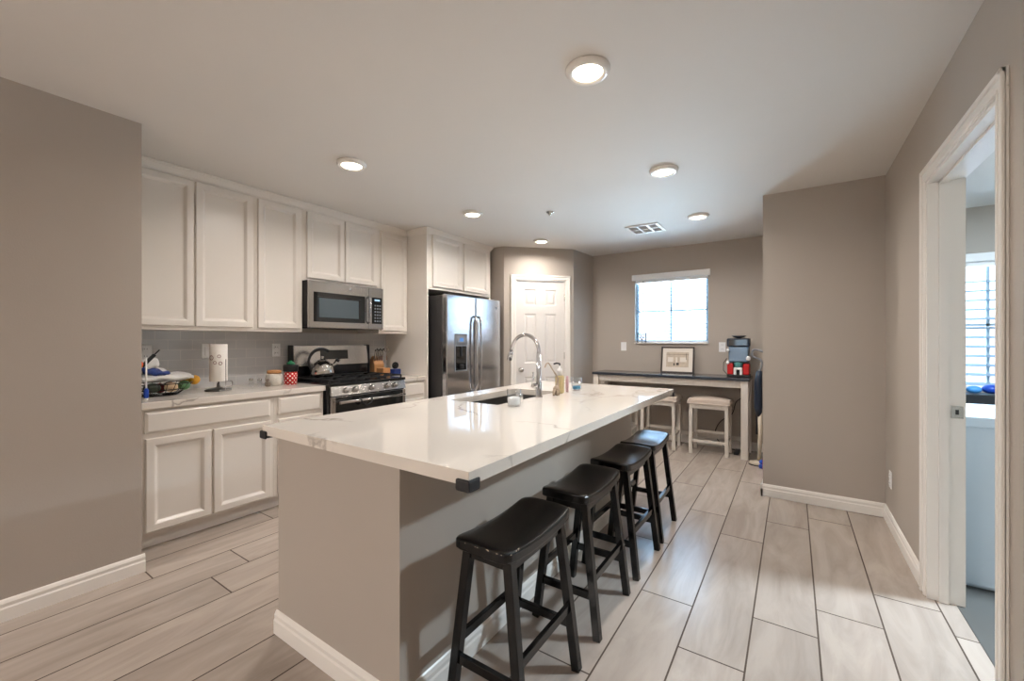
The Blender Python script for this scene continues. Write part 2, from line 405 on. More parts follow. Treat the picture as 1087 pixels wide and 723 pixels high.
# rear wall behind the camera with an added window opening for fill light
RX0, RX1, RZ0, RZ1 = -1.6, -.8, 1.0, 2.1
m = MB().box(XL - .1, YREAR - .14, 0, RX0, YREAR, H).box(RX1, YREAR - .14, 0, XR + .1, YREAR, H).box(RX0, YREAR - .14, 0, RX1, YREAR, RZ0).box(RX0, YREAR - .14, RZ1, RX1, YREAR, H)
struct('wall_rear', m, 'wall', label='greige rear wall behind the camera', cat='wall')
portal(((RX0 + RX1) / 2, YREAR - .1, (RZ0 + RZ1) / 2), (PI / 2, 0, 0), RX1 - RX0, RZ1 - RZ0).rotation_euler = (-PI / 2, 0, 0)
portal(((WX0 + WX1) / 2, YB + .12, (WZ0 + WZ1) / 2), (PI / 2, 0, 0), WX1 - WX0, WZ1 - WZ0)
# laundry walls
m = MB().box(LX, 1.0, 0, LX + .1, LY + .1, H).box(XR + .11, .9, 0, LX, 1.0, H)
struct('wall_laundry', m, 'wall', label='greige side walls of the laundry room', cat='wall')
VX0, VX1, VZ0, VZ1 = .75, 2.2, .86, 2.02
m = MB().box(XR + .1, LY, 0, VX0, LY + .14, H).box(VX1, LY, 0, LX, LY + .14, H).box(VX0, LY, 0, VX1, LY + .14, VZ0).box(VX0, LY, VZ1, VX1, LY + .14, H)
struct('wall_laundry_back', m, 'wall', label='greige laundry wall with the second blinds window', cat='wall')
portal(((VX0 + VX1) / 2, LY + .12, (VZ0 + VZ1) / 2), (PI / 2, 0, 0), VX1 - VX0, VZ1 - VZ0)
# exterior: ground and a garden wall
struct('ground_outside', MB().box(-40, YB + .3, -.3, 40, 60, -.2), 'ground', label='dry ground outside', cat='ground')
struct('wall_garden', MB().box(-12, 11, -.2, 12, 11.2, 1.75), mat('garden_block', (206, 178, 160), .9, noise=.1, nscale=3), label='tan garden wall outside the windows', cat='wall')

# baseboards: profile extruded along a path
def baseboard(name, p, q, label, n, h=.1, parent=None):
    p, q, n = Vector(p), Vector(q), Vector(n)
    prof = [(0, 0), (.014, 0), (.014, h * .58), (.010, h * .66), (.011, h * .82), (.005, h * .95), (0, h)]
    b = bmesh.new(); R = []
    for e in (p, q): R.append([b.verts.new((e.x + n.x * d, e.y + n.y * d, z)) for d, z in prof])
    b.faces.new(R[0][::-1]); b.faces.new(R[1])
    k = len(prof)
    for i in range(k): b.faces.new((R[0][i], R[0][(i + 1) % k], R[1][(i + 1) % k], R[1][i]))
    m = MB(); m.merge(b)
    return m
def bb(name, segs, label):
    m = MB()
    for p, q, n in segs:
        k = baseboard('', p, q, '', n); t = bmesh.new(); 
        me = bpy.data.meshes.new('t'); k.bm.to_mesh(me); t.from_mesh(me); bpy.data.meshes.remove(me); m.merge(t); k.bm.free()
    return struct(name, m, 'trim', label=label, cat='baseboard')
bb('baseboard_left', [((XL, YREAR), (XL, .795), (1, 0))], 'white baseboard along the left wall')
bb('baseboard_stub', [((XS - .014, YS), (XR, YS), (0, -1)), ((XS, YB), (XS, YS - .014), (-1, 0))], 'white baseboard around the wall block by the table')
bb('baseboard_right', [((XR, YS), (XR, 2.995), (-1, 0)), ((XR, 1.945), (XR, YREAR), (-1, 0))], 'white baseboard along the right wall')
bb('baseboard_back', [((-2.39, YB), (XS - .014, YB), (0, -1))], 'white baseboard under the table on the back wall')
bb('baseboard_pantry', [(P2[:], at(.09), nn[:]), (at(.892), P1[:], nn[:])], 'white baseboard beside the pantry door')

# door casings
def casing(m, x0, x1, ztop, wdt=.065, y=0, zb=0):       # facing -Y, opening x0..x1, thickness .018
    for a, b in ((x0 - wdt, x0), (x1, x1 + wdt)):
        s = 1 if a < x0 else -1
        m.box(a, y - .012, zb, b, y, ztop, .002)
        o, i = (a, a + .02) if s == 1 else (b - .02, b)
        m.box(o, y - .02, zb, i, y - .004, ztop + wdt, .004)
        c, d = (b - .018, b - .006) if s == 1 else (a + .006, a + .018)
        m.box(c, y - .016, zb, d, y - .004, ztop + .006, .003)
    m.box(x0 - wdt, y - .012, ztop, x1 + wdt, y, ztop + wdt, .002)
    m.box(x0 - wdt, y - .02, ztop + wdt - .02, x1 + wdt, y - .004, ztop + wdt, .004)
    m.box(x0 - .018, y - .016, ztop + .006, x1 + .018, y - .004, ztop + .018, .003)
m = MB(); casing(m, DS0 + .004, DS1 - .004, DZ - .008, .062)
m.box(DS0 + .001, -.008, 0, DS0 + .016, .108, DZ - .001).box(DS1 - .016, -.008, 0, DS1 - .001, .108, DZ - .001).box(DS0 + .016, -.008, DZ - .016, DS1 - .016, .108, DZ - .001)
tr = struct('trim_1', m, 'trim', label='white casing around the pantry door', loc=(P2.x, P2.y, 0), rz=PI / 4, cat='trim')
# pantry door, six panels
d0, d1 = DS0 + .018, DS1 - .018
dw = d1 - d0
door = struct('door_1', None, None, label='white six panel pantry door in the angled wall', loc=(P2.x, P2.y, 0), rz=PI / 4, cat='door')
m = MB(); yf = .012
xs = [d0, d0 + .108, d0 + .265, d1 - .265, d1 - .108, d1]
zs = [.01, .25, .82, 1.0, 1.645, 1.755, 1.965, 2.075]
for i in range(5):
    for j in range(7):
        a, b, c, d = xs[i], xs[i + 1], zs[j], zs[j + 1]
        if i in (1, 3) and j in (1, 3, 5): m.panel(a, c, b, d, [(0, yf), (.012, yf + .009), (.022, yf + .009), (.042, yf + .003)])
        else: m.panel(a, c, b, d, [(0, yf), (.0001, yf)])
m.box(d0, yf + .01, .01, d1, yf + .038, 2.075)
m.quad([(d0, yf, .01), (d0, yf, 2.075), (d0, yf + .02, 2.075), (d0, yf + .02, .01)]).quad([(d1, yf, .01), (d1, yf + .02, .01), (d1, yf + .02, 2.075), (d1, yf, 2.075)])
m.build('door_panel', 'door', door)
m = MB().lathe([(.032, 0), (.032, .006), (.013, .01), (.012, .03), (.026, .042), (.03, .055), (.024, .066), (0, .069)], (d0 + .06, yf, .915), 24, axis='y')
m.build('door_knob', 'nickel', door)
for z in (.25, 1.05, 1.82):
    MB().lathe([(.006, 0), (.006, .09)], (d1 + .002, yf - .006, z), 10).build('hinge', 'nickel', door)

# laundry doorway trim (faces -X): local x -> -Y with rz=-90
m = MB(); casing(m, -DY1 + .0, -DY0, DH - .005, .066)
j = .697 - XR
for a, b in ((-DY1 - .001, -DY1 + .018), (-DY0 - .018, -DY0 + .001)): m.box(a, -.006, 0, b, j, DH - .018)
m.box(-DY1, -.006, DH - .02, -DY0, j, DH)
m.box(-DY1 + .017, .035, 0, -DY1 + .03, .07, DH - .02).box(-DY0 - .03, .035, 0, -DY0 - .017, .07, DH - .02).box(-DY1, .035, DH - .032, -DY0, .07, DH - .018)
# casing on the laundry side
m.box(-DY1 - .066, j - .014, 0, -DY1 + .001, j, DH + .06).box(-DY0 - .001, j - .014, 0, -DY0 + .066, j, DH + .06)
tr2 = struct('trim_2', m, 'trim', label='white casing and jamb of the laundry doorway', loc=(XR, 0, 0), rz=-PI / 2, cat='trim')
sp_ = MB().box(.03, 0, 0, .075, .003, .06, .001)
o = MB().box(-.022, -.003, -.03, .022, 0, .03, .001).box(-.006, -.004, -.012, .006, -.001, .012, .0005, mi=1).build('strike_plate', ['nickel', 'blackp'], tr2)
o.location = (-DY1 + .018, .1, .945); o.rotation_euler = (0, 0, PI / 2)

# ------------------------------------------------------------------ windows
def window(name, x0, x1, z0, z1, ywall, label, rows, cols, blindlabel, valance=True, slat_tilt=14, pitch=.0425):
    root = struct(name, None, None, label=label, cat='window'); root.location = (0, ywall, 0)
    m = MB(); y = .06
    for a, b, c, d in ((x0, x0 + .035, z0, z1), (x1 - .035, x1, z0, z1), (x0 + .035, x1 - .035, z0, z0 + .035), (x0 + .035, x1 - .035, z1 - .035, z1)): m.box(a, y, c, b, y + .05, d, .003)
    for i in range(1, cols): xm = x0 + (x1 - x0) * i / cols; m.box(xm - .011, y + .005, z0 + .03, xm + .011, y + .045, z1 - .03)
    for i in range(1, rows): zm = z0 + (z1 - z0) * i / rows; m.box(x0 + .03, y + .005, zm - .011, x1 - .03, y + .045, zm + .011)
    m.build('window_frame', 'winframe', root)
    MB().box(x0 + .03, y + .02, z0 + .03, x1 - .03, y + .024, z1 - .03).build('glass_pane', 'glass', root)
    MB().box(x0 + .001, -.03, z0 + .0005, x1 - .001, .06, z0 + .012, .002).build('window_sill', 'trim', root)
    bl = thing('window_blind', blindlabel, 'blind', (0, ywall, 0))
    if valance: MB().box(x0 - .032, -.04, z1 - .012, x1 + .028, .0, z1 + .065, .006).build('valance', 'white', bl)
    MB().box(x0 + .01, .002, z1 - .05, x1 - .01, .05, z1 - .004).build('head_rail', 'white', bl)
    m = MB(); n = int((z1 - z0 - .08) / pitch); t = math.radians(slat_tilt)
    for i in range(n):
        zc = z0 + .04 + i * pitch
        R = Matrix.Translation((0, .006 + pitch * .52, zc)) @ Matrix.Rotation(t, 4, 'X')
        m.box(x0 + .012, -pitch * .52, -.0012, x1 - .012, pitch * .52, .0012, rot=R)
    so = m.build('slats', M['slat'], bl)
    MB().box(x0 + .012, .01, z0 + .013, x1 - .012, .046, z0 + .03, .002).build('bottom_rail', 'white', bl)
    for fx in (.18, .82): xx = x0 + (x1 - x0) * fx; MB().bar((xx, .003, z0 + .02), (xx, .003, z1 - .02), .0015).build('ladder_cord', 'white', bl)
    return root, bl
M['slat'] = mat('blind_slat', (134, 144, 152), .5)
_, bl = window('window_1', WX0, WX1, WZ0, WZ1, YB, 'white window with four panes above the dark topped table', 2, 2, 'white horizontal blind with valance over the table window')
m = MB().bar((WX0 + .115, -.006, WZ1 - .02), (WX0 + .115, -.006, WZ1 - .52), .006); m.build('tilt_wand', 'grey', bl)
_, bl2 = window('window_2', VX0, VX1, VZ0, VZ1, LY, 'white laundry room window seen through the doorway', 2, 2, 'white wide slat blind in the laundry room window', pitch=.085)

# frame of the added rear window
m = MB()
for a, b, c, d in ((RX0, RX0 + .06, RZ0, RZ1), (RX1 - .06, RX1, RZ0, RZ1), (RX0, RX1, RZ0, RZ0 + .06), (RX0, RX1, RZ1 - .06, RZ1), (-1.22, -1.18, RZ0, RZ1)): m.box(a, YREAR - .09, c, b, YREAR - .04, d)
struct('window_3', m, 'white', label='unseen window added behind the camera to let in fill light', cat='window')

# ------------------------------------------------------------------ recessed lights
LAMP = 3.8
lamp0 = None
spots = [(-.762, 1.74, 'nearest and largest round ceiling light, above the island stools'), (-2.51, 1.76, 'round ceiling light nearest the left upper cabinets'),
         (-.762, 3.07, 'second round ceiling light in the row over the stools'), (-2.53, 3.09, 'round ceiling light in front of the microwave cabinets'),
         (-.762, 4.38, 'small far round ceiling light nearest the ceiling vent, to its right'), (-2.53, 4.4, 'far small round ceiling light in front of the pantry door')]
for x, y, lb in spots:
    if not lamp0:
        lamp0 = thing('ceiling_light', lb, 'ceiling light', (x, y, H), 0, 'round recessed ceiling lights'); o = lamp0
        MB().lathe([(.0985, -.0005), (.0985, -.006), (.088, -.021), (.072, -.023), (.066, -.014)][::-1], (0, 0, 0), 40).build('trim_ring', 'trim', o)
        MB().lathe([(0, -.019), (.064, -.0165), (.067, -.0135), (0, -.013)], (0, 0, 0), 40).build('lens', 'lens', o)
    else: o = dup(lamp0, (x, y, H), lb)
    l = bpy.data.lights.new('lamp_light', 'AREA'); l.shape = 'DISK'; l.size = .12; l.energy = LAMP; l.color = (1, .93, .87); l.spread = math.radians(160)
    lo = bpy.data.objects.new('lamp_light', l); C.objects.link(lo); lo.parent = o; lo.location = (0, 0, -.027)
# added cool lamp without a fixture, brightens the laundry room
l = bpy.data.lights.new('laundry_fill_light', 'AREA'); l.shape = 'DISK'; l.size = .3; l.energy = 80; l.color = (.72, .88, 1)
lo = bpy.data.objects.new('laundry_fill_light', l); C.objects.link(lo); lo.location = (1.6, 3.2, H - .05)

# vent and sprinkler
v = thing('ceiling_vent', 'white metal ceiling vent with square grilles near the back wall', 'vent', (-1.32, 4.55, H), math.radians(0))
m = MB()
for a, b, c, d in ((-.17, -.17, .17, -.145), (-.17, .145, .17, .17), (-.17, -.145, -.145, .145), (.145, -.145, .17, .145), (-.06, -.145, -.045, .145), (.045, -.145, .06, .145), (-.145, -.008, .145, .008)): m.box(a, b, -.012, c, d, -.0005)
m.build('frame', 'trim', v)
m = MB()
for i in range(14): m.bar((-.145, -.135 + i * .0205, -.006), (.145, -.135 + i * .0205, -.006), .002, .009, up=(0, .5, .8))
m.build('louvers', 'louver', v)
m = MB().lathe([(0, -.035), (.012, -.033), (.014, -.02), (.036, -.008), (.038, -.0005)], (-1.9, 3.47, H), 24)
tag(m.build('fire_sprinkler', 'nickel'), 'small round sprinkler cap in the middle of the ceiling', 'sprinkler')

# ================================================================== kitchen cabinets (face +X; local x = world Y, local -y = world +X)
R90 = PI / 2
DP = [(0, 0), (0, -.017), (.004, -.022), (.040, -.022), (.045, -.020), (.060, -.005), (.066, -.004)]   # framed door profile
DRP = [(0, 0), (0, -.011), (.004, -.013), (.012, -.0185), (.016, -.02)]
def cab(name, label, y0, y1, z0, z1, xface, depth, doors=(), drawers=(), group=None, toe=False, kind='cabinet'):
    r = thing(name, label, kind, (xface, y0, z0), R90, group)
    W = y1 - y0; Z = z1 - z0
    b = MB()
    if toe: b.box(0, 0, .1, W, depth, Z, .001).box(0, .062, 0, W, depth, .1)
    else: b.box(0, 0, 0, W, depth, Z, .001)
    b.build('body', 'cab', r)
    for (a, c, e, g) in doors: MB().panel(a - y0, e - z0, c - y0, g - z0, DP).build('door', 'cab', r)
    for (a, c, e, g) in drawers: MB().panel(a - y0, e - z0, c - y0, g - z0, DRP).build('drawer', 'cab', r)
    return r
XU = -3.57; UD = .348
UG = 'white upper cabinets'; BG = 'white base cabinets'
ZD0, ZD1 = 1.398, 2.437
cab('upper_cabinet', 'white two door upper cabinet at left end beside the grey wall', .785, 1.617, 1.37, H - .001, XU, UD, [(.825, 1.207, ZD0, ZD1), (1.217, 1.598, ZD0, ZD1)], group=UG)
cab('upper_cabinet', 'white single door upper cabinet directly left of the microwave', 1.618, 2.009, 1.37, H - .001, XU, UD, [(1.638, 1.985, ZD0, ZD1)], group=UG)
cab('upper_cabinet', 'short white two door cabinet above the microwave', 2.010, 2.819, 1.828, H - .001, XU, UD, [(2.045, 2.412, 1.852, ZD1), (2.424, 2.79, 1.852, ZD1)], group=UG)
cab('upper_cabinet', 'narrow white upper cabinet between microwave and fridge cabinet', 2.820, 3.204, 1.37, H - .001, XU, UD, [(2.842, 3.19, ZD0, ZD1)], group=UG)
fc = cab('fridge_cabinet', 'deep white two door cabinet over the fridge with tall side panels', 3.206, 4.34, 1.855, H - .001, -3.26, .655, [(3.285, 3.755, 1.885, 2.45), (3.80, 4.275, 1.885, 2.45)], group=UG)
MB().box(0, 0, -1.855, .022, .655, 0).build('side_panel', 'cab', fc)
MB().box(1.112, 0, -1.855, 1.134, .655, 0).build('side_panel', 'cab', fc)
# crown moulding
def crown(m, p, q, n, e0=0, e1=0):
    p, q, n = Vector(p), Vector(q), Vector(n); d = (q - p).normalized()
    prof = [(0, -.06), (.006, -.06), (.008, -.05), (.02, -.03), (.026, -.022), (.028, -.014), (.034, -.012), (.034, -.001), (0, -.001)]
    b = bmesh.new(); R = []
    for e, k in ((p, e0), (q, e1)): R.append([b.verts.new((e.x + n.x * a + d.x * k * a, e.y + n.y * a + d.y * k * a, H + z)) for a, z in prof])
    b.faces.new(R[0][::-1]); b.faces.new(R[1]); k = len(prof)
    for i in range(k): b.faces.new((R[0][i], R[0][(i + 1) % k], R[1][(i + 1) % k], R[1][i]))
    m.merge(b)
m = MB()
crown(m, (XU + .0005, .783), (XU + .0005, 3.2055), (1, 0), 0, -1)
crown(m, (XU + .0005, 3.2055), (-3.2595, 3.2055), (0, -1), 1, 1)
crown(m, (-3.2595, 3.2055), (-3.2595, 4.3405), (1, 0), -1, 1)
struct('trim_3', m, 'cab', label='white crown moulding along the top of the upper cabinets', cat='trim')
XB = -3.295; BD = .62
cab('base_cabinet', 'white base cabinet with one wide drawer front over two doors', .785, 1.628, 0, .872, XB, BD, [(.865, 1.213, .115, .69), (1.226, 1.603, .115, .69)], [(.862, 1.6, .722, .856)], BG, True)
cab('base_cabinet', 'white base cabinet with single drawer just left of the range', 1.629, 2.035, 0, .872, XB, BD, [(1.66, 2.01, .115, .69)], [(1.66, 2.01, .722, .856)], BG, True)
cab('base_cabinet', 'narrow white base cabinet between range and fridge', 2.885, 3.204, 0, .872, XB, BD, [(2.905, 3.18, .115, .69)], [(2.905, 3.18, .722, .856)], BG, True)
tag(MB().box(XK + .001, .783, .873, -3.267, 2.045, .916, .003).build('countertop', 'quartz'), 'white veined quartz counter left of the range', 'countertop')
tag(MB().box(XK + .001, 2.875, .873, -3.267, 3.204, .916, .003).build('countertop', 'quartz'), 'short white quartz counter right of the range', 'countertop')

# ------------------------------------------------------------------ microwave
r = thing('microwave', 'stainless steel over the range microwave with dark glass door', 'microwave', (-3.49, 2.014, 1.408), R90)
W, Z = .795, .418
MB().box(0, .012, .012, W, .42, Z - .001, .003).box(.02, .03, 0, W - .02, .4, .012).build('body', 'blackp', r)
m = MB()
m.box(0, -.012, .0, .62, .012, Z - .002, .006)
m.build('door', 'steelh', r)
m = MB().panel(.045, .055, .575, Z - .1, [(0, -.0125), (.002, -.0145), (.035, -.0145), (.04, -.013)]).build('window', 'glassb', r)
MB().panel(.095, .095, .5, Z - .15, [(0, -.0148), (.001, -.015)]).build('window_mesh', mat('microwave_screen', (70, 84, 92), .08, spec=.9), r)
m = MB().box(.622, -.012, .0, W, .012, Z - .002, .006).build('control_frame', 'steelh', r)
MB().panel(.655, .055, W - .02, Z - .1, [(0, -.0125), (.002, -.0145)]).build('control_panel', 'glassb', r)
MB().box(.685, -.0152, Z - .135, W - .045, -.014, Z - .118).build('display', 'ledw', r)
m = MB()
for i in range(3):
    for j_ in range(6): m.box(.685 + i * .029, -.0152, .075 + j_ * .031, .703 + i * .029, -.0143, .09 + j_ * .031)
m.build('buttons', 'grey', r)
m = MB().tube([(.61, -.012, .06), (.61, -.045, .075), (.61, -.048, .19), (.61, -.045, .3), (.61, -.012, .315)], .011, 12).build('handle', 'steel', r)
MB().lathe([(.016, 0), (.016, .003), (.013, .004)], (.41, -.012, Z - .045), 24, axis='y').lathe([(.010, .004), (.010, .005)], (.41, -.012, Z - .045), 20, axis='y', mi=1).build('emblem', ['nickel', 'grey'], r)

# ------------------------------------------------------------------ range
r = thing('gas_range', 'stainless and black gas range between the white base cabinets', 'range', (-3.235, 2.05, 0), R90)
W = .818
MB().box(0, .0, .04, W, .64, .915, .004).box(.03, .05, 0, W - .03, .6, .04).build('body', 'black', r)
m = MB().box(-.002, -.02, .905, W + .002, .6, .93, .005)
m.build('cooktop', 'black', r)
m = MB().poly([(0, 0), (1, 0), (1, 1), (0, 1)], 1)
m.bm.clear()
vs = [(-.035, .825), (-.01, .905), (.03, .905), (.03, .825)]
b = bmesh.new(); A = [b.verts.new((.008, y, z)) for y, z in vs]; B = [b.verts.new((W - .008, y, z)) for y, z in vs]
b.faces.new(A); b.faces.new(B[::-1])
for i in range(4): b.faces.new((A[i], B[i], B[(i + 1) % 4], A[(i + 1) % 4]))
m.merge(b); m.build('control_panel', 'steelh', r)
for x in (.148, .238, .413, .588, .682):
    k = MB().lathe([(.024, 0), (.024, .01), (.02, .014), (.019, .032), (.015, .036), (0, .037)], (0, 0, 0), 24, axis='y').build('knob', 'nickel', r)
    k.location = (x, -.024, .865); k.rotation_euler = (math.radians(-17), 0, 0)
dr = MB().box(.008, -.03, .235, W - .008, .0, .815, .005).build('oven_door', 'steelh', r)
MB().box(.045, -.0325, .30, W - .045, -.028, .812, .001).build('oven_window', 'glassb', dr)
m = MB().tube([(.055, -.075, .77), (W - .055, -.075, .77)], .013, 16)
for x in (.075, W - .075): m.tube([(x, -.03, .77), (x, -.075, .77)], .012, 12)
m.build('door_handle', 'steelh', dr)
MB().box(.008, -.028, .045, W - .008, .0, .225, .005).build('storage_drawer', 'steelh', r)
# backguard
m = MB().box(0, .565, .925, W, .64, 1.06, .003).build('back_riser', 'black', r)
b = bmesh.new(); vs = [(.555, 1.055), (.575, 1.245), (.63, 1.245), (.63, 1.055)]
A = [b.verts.new((0.006, y, z)) for y, z in vs]; B = [b.verts.new((W - .006, y, z)) for y, z in vs]
b.faces.new(A); b.faces.new(B[::-1])
for i in range(4): b.faces.new((A[i], B[i], B[(i + 1) % 4], A[(i + 1) % 4]))
bmesh.ops.bevel(b, geom=b.edges[:], offset=.004, segments=2, affect='EDGES')
m = MB(); m.merge(b); m.build('backguard', 'steelh', r)
e = MB().box(.27, -.003, -.045, .57, 0, .045, .002).build('display', 'glassb', r); e.location = (0, .5655, 1.155); e.rotation_euler = (math.radians(-6), 0, 0)
for x in (-.006, W): MB().box(x, .55, .925, x + .006, .64, 1.252, .002).build('end_cap', 'blackp', r)
# grates
for gx0, gx1 in ((.02, .275), (.28, .535), (.54, .795)):
    m = MB()
    for x in (gx0, gx1): m.bar((x, .02, .955), (x, .54, .955), .012)
    for y in (.02, .28, .54): m.bar((gx0, y, .955), (gx1, y, .955), .012)
    for y in (.15, .41):
        xc = (gx0 + gx1) / 2
        m.bar((gx0, y, .955), (xc - .03, y, .955), .01).bar((xc + .03, y, .955), (gx1, y, .955), .01)
        m.bar((xc, y - .12, .955), (xc, y - .03, .955), .01).bar((xc, y + .03, .955), (xc, y + .12, .955), .01)
    for x in (gx0, gx1):
        for y in (.02, .54): m.bar((x, y, .93), (x, y, .955), .012)
    m.build('grate', 'castiron', r)
for x in (.147, .667, .407):
    for y in (.15, .41): MB().lathe([(.048, .93), (.045, .938), (.034, .94), (.034, .945), (0, .946)], (x, y, 0), 20).build('burner', 'castiron', r)

# black strap lock hanging on the oven handle
m = MB().tube([(-3.14, 2.30, .785), (-3.14, 2.31, .75), (-3.14, 2.36, .72), (-3.14, 2.41, .745), (-3.14, 2.42, .785), (-3.16, 2.41, .79), (-3.165, 2.36, .735), (-3.16, 2.31, .74), (-3.16, 2.30, .787), (-3.14, 2.30, .785)], .006, 8)
tag(m.build('handle_strap', 'cord'), 'black strap looped on the oven door handle', 'strap')

# ------------------------------------------------------------------ refrigerator
r = thing('refrigerator', 'stainless side by side fridge with dark grey sides', 'refrigerator', (-3.05, 3.29, 0), R90)
W = .985
MB().box(0, .075, .012, W, .84, 1.785, .004).box(.03, .03, 0, W - .03, .8, .012).build('body', 'fridgeside', r)
for x0, x1 in ((.002, .486), (.493, W - .002)):
    m = MB().box(x0, 0, .075, x1, .07, 1.797, .012, 4)
    dr = m.build('door', 'steel', r)
    hx = x1 - .035 if x0 < .1 else x0 + .035
    sgn = 1 if x0 < .1 else -1
    m = MB().tube([(hx, .0, .72), (hx, -.03, .73), (hx + sgn * .008, -.05, .80), (hx - sgn * .004, -.055, 1.15), (hx + sgn * .008, -.05, 1.5), (hx, -.03, 1.56), (hx, 0, 1.57)], .0135, 14)
    m.build('handle', 'steel', dr)
    if x0 < .1:
        m = MB()
        m.panel(.125, .955, .33, 1.37, [(0, .0), (0, -.006), (.008, -.009), (.013, -.004)])
        d = m.build('dispenser', 'grey', dr)
        MB().panel(.14, .97, .315, 1.235, [(0, -.0045), (.006, -.0047), (.012, -.0048)]).build('dispenser_recess', 'glassb', dr)
        MB().box(.165, -.011, 1.26, .29, -.005, 1.345, .002).build('dispenser_panel', 'grey', dr)
        MB().box(.2, -.0125, 1.285, .26, -.0105, 1.325).build('display', 'led', dr)
        MB().box(.2, -.03, .985, .255, -.004, 1.03, .004).build('dispenser_lever', 'blackp', dr)
        MB().box(.215, -.018, 1.12, .24, -.004, 1.23, .003).build('dispenser_spout', 'blackp', dr)
    else:
        MB().lathe([(.016, 0), (.016, .002), (.013, .003)], (.895, 0, 1.7), 20, axis='y').build('emblem', 'grey', dr)
MB().box(.02, .02, .02, W - .02, .07, .07).build('kick_grille', 'blackp', r)

# ================================================================== island
IX0, IX1, IY0, IY1, IZ, IT = -1.994, -.782, .937, 3.452, .913, .869
BX0, BX1, BY0, BY1 = -1.892, -1.101, .957, 3.40
SX0, SX1, SY0, SY1 = -1.835, -1.455, 2.01, 2.79
isl = thing('kitchen_island', 'greige kitchen island base with white baseboard under quartz top', 'island', (0, 0, 0))
m = MB()
m.box(BX0, BY0, 0, BX1, 1.92, IT).box(BX0, 2.88, 0, BX1, BY1, IT).box(-1.36, 1.92, 0, BX1, 2.88, IT).box(BX0, 1.92, 0, -1.36, 2.88, .6)
m.box(BX0, 1.92, .6, BX0 + .02, 2.88, IT)
m.build('base', 'wall', isl)
m = MB()
for p, q, n in (((BX0 - .014, BY0), (BX1 + .014, BY0), (0, -1)), ((BX1, BY0 - .014), (BX1, BY1), (1, 0)), ((BX0, BY1), (BX1 + .014, BY1), (0, 1))):
    k = baseboard('', p, q, '', n); me = bpy.data.meshes.new('t'); k.bm.to_mesh(me); t = bmesh.new(); t.from_mesh(me); bpy.data.meshes.remove(me); k.bm.free(); m.merge(t)
m.build('baseboard', 'trim', isl)
# countertop with sink cut out
b = bmesh.new()
xs = [IX0, SX0, SX1, IX1]; ys = [IY0, SY0, SY1, IY1]
G = {}
for k, z in enumerate((IT + .0005, IZ)):
    for i, x in enumerate(xs):
        for j2, y in enumerate(ys): G[k, i, j2] = b.verts.new((x, y, z))
for i in range(3):
    for j2 in range(3):
        if (i, j2) == (1, 1): continue
        for k in (0, 1): b.faces.new([G[k, i, j2], G[k, i + 1, j2], G[k, i + 1, j2 + 1], G[k, i, j2 + 1]])
for i in range(3):
    b.faces.new([G[0, i, 0], G[0, i + 1, 0], G[1, i + 1, 0], G[1, i, 0]]); b.faces.new([G[0, i, 3], G[0, i + 1, 3], G[1, i + 1, 3], G[1, i, 3]])
    b.faces.new([G[0, 0, i], G[0, 0, i + 1], G[1, 0, i + 1], G[1, 0, i]]); b.faces.new([G[0, 3, i], G[0, 3, i + 1], G[1, 3, i + 1], G[1, 3, i]])
for (a, c), (d, e) in (((1, 1), (2, 1)), ((2, 1), (2, 2)), ((2, 2), (1, 2)), ((1, 2), (1, 1))): b.faces.new([G[0, a, c], G[0, d, e], G[1, d, e], G[1, a, c]])
m = MB(); m.merge(b)
ct = tag(m.build('island_countertop', 'quartz'), 'large white veined quartz slab on the kitchen island', 'countertop')
md = ct.modifiers.new('bevel', 'BEVEL'); md.width = .002; md.segments = 2; md.limit_method = 'ANGLE'
# sink
m = MB(); zt, zb, t = IT - .0005, .66, .012
m.box(SX0 - .006, SY0 - .006, zb, SX1 + .006, SY1 + .006, zb + .004)
m.box(SX0 - .008, SY0 - .008, zb, SX0 - .004, SY1 + .008, zt).box(SX1 + .004, SY0 - .008, zb, SX1 + .008, SY1 + .008, zt)
m.box(SX0 - .004, SY0 - .008, zb, SX1 + .004, SY0 - .004, zt).box(SX0 - .004, SY1 + .004, zb, SX1 + .004, SY1 + .008, zt)
sk = tag(m.build('sink', 'sink'), 'undermount steel sink basin in the island', 'sink')
MB().lathe([(.045, zb + .0045), (.043, zb + .008), (.03, zb + .006), (0, zb + .006)], (-1.64, 2.4, 0), 24).build('drain', 'chrome', sk)
# faucet
r = thing('faucet', 'tall chrome gooseneck faucet behind the island sink', 'faucet', (-1.404, 2.407, IZ))
MB().lathe([(.027, .0002), (.027, .012), (.0205, .016), (.0205, .105), (.016, .112), (.016, .3)], n=28).build('body', 'chrome', r)
rr = .108; zc = .421 - rr
pts = [(0, 0, .11), (0, 0, zc)]
for i in range(1, 15): a = PI * i / 14 * .93; pts.append((-rr + rr * math.cos(a), 0, zc + rr * math.sin(a)))
pts.append((pts[-1][0] - .008, 0, pts[-1][2] - .03))
MB().tube(pts, .0125, 16).build('spout', 'chrome', r)
e = pts[-1]
MB().tube([e, (e[0] - .006, 0, e[2] - .02), (e[0] - .016, 0, e[2] - .06)], [.014, .0165, .0175], 16).build('spray_head', 'chrome', r)
h = MB().tube([(0, 0, .085), (-.012, -.06, .085)], .0145, 14).build('handle', 'chrome', r)
MB().tube([(-.012, -.055, .085), (-.012, -.055, .175)], [.0075, .0055], 10).build('lever', 'chrome', h)
tag(MB().lathe([(.024, 0), (.024, .052), (.021, .056), (0, .057)], (-1.40, 2.16, IZ + .0005), 24).build('air_gap_cap', 'chrome'), 'short chrome cylinder cap beside the island sink', 'air gap')

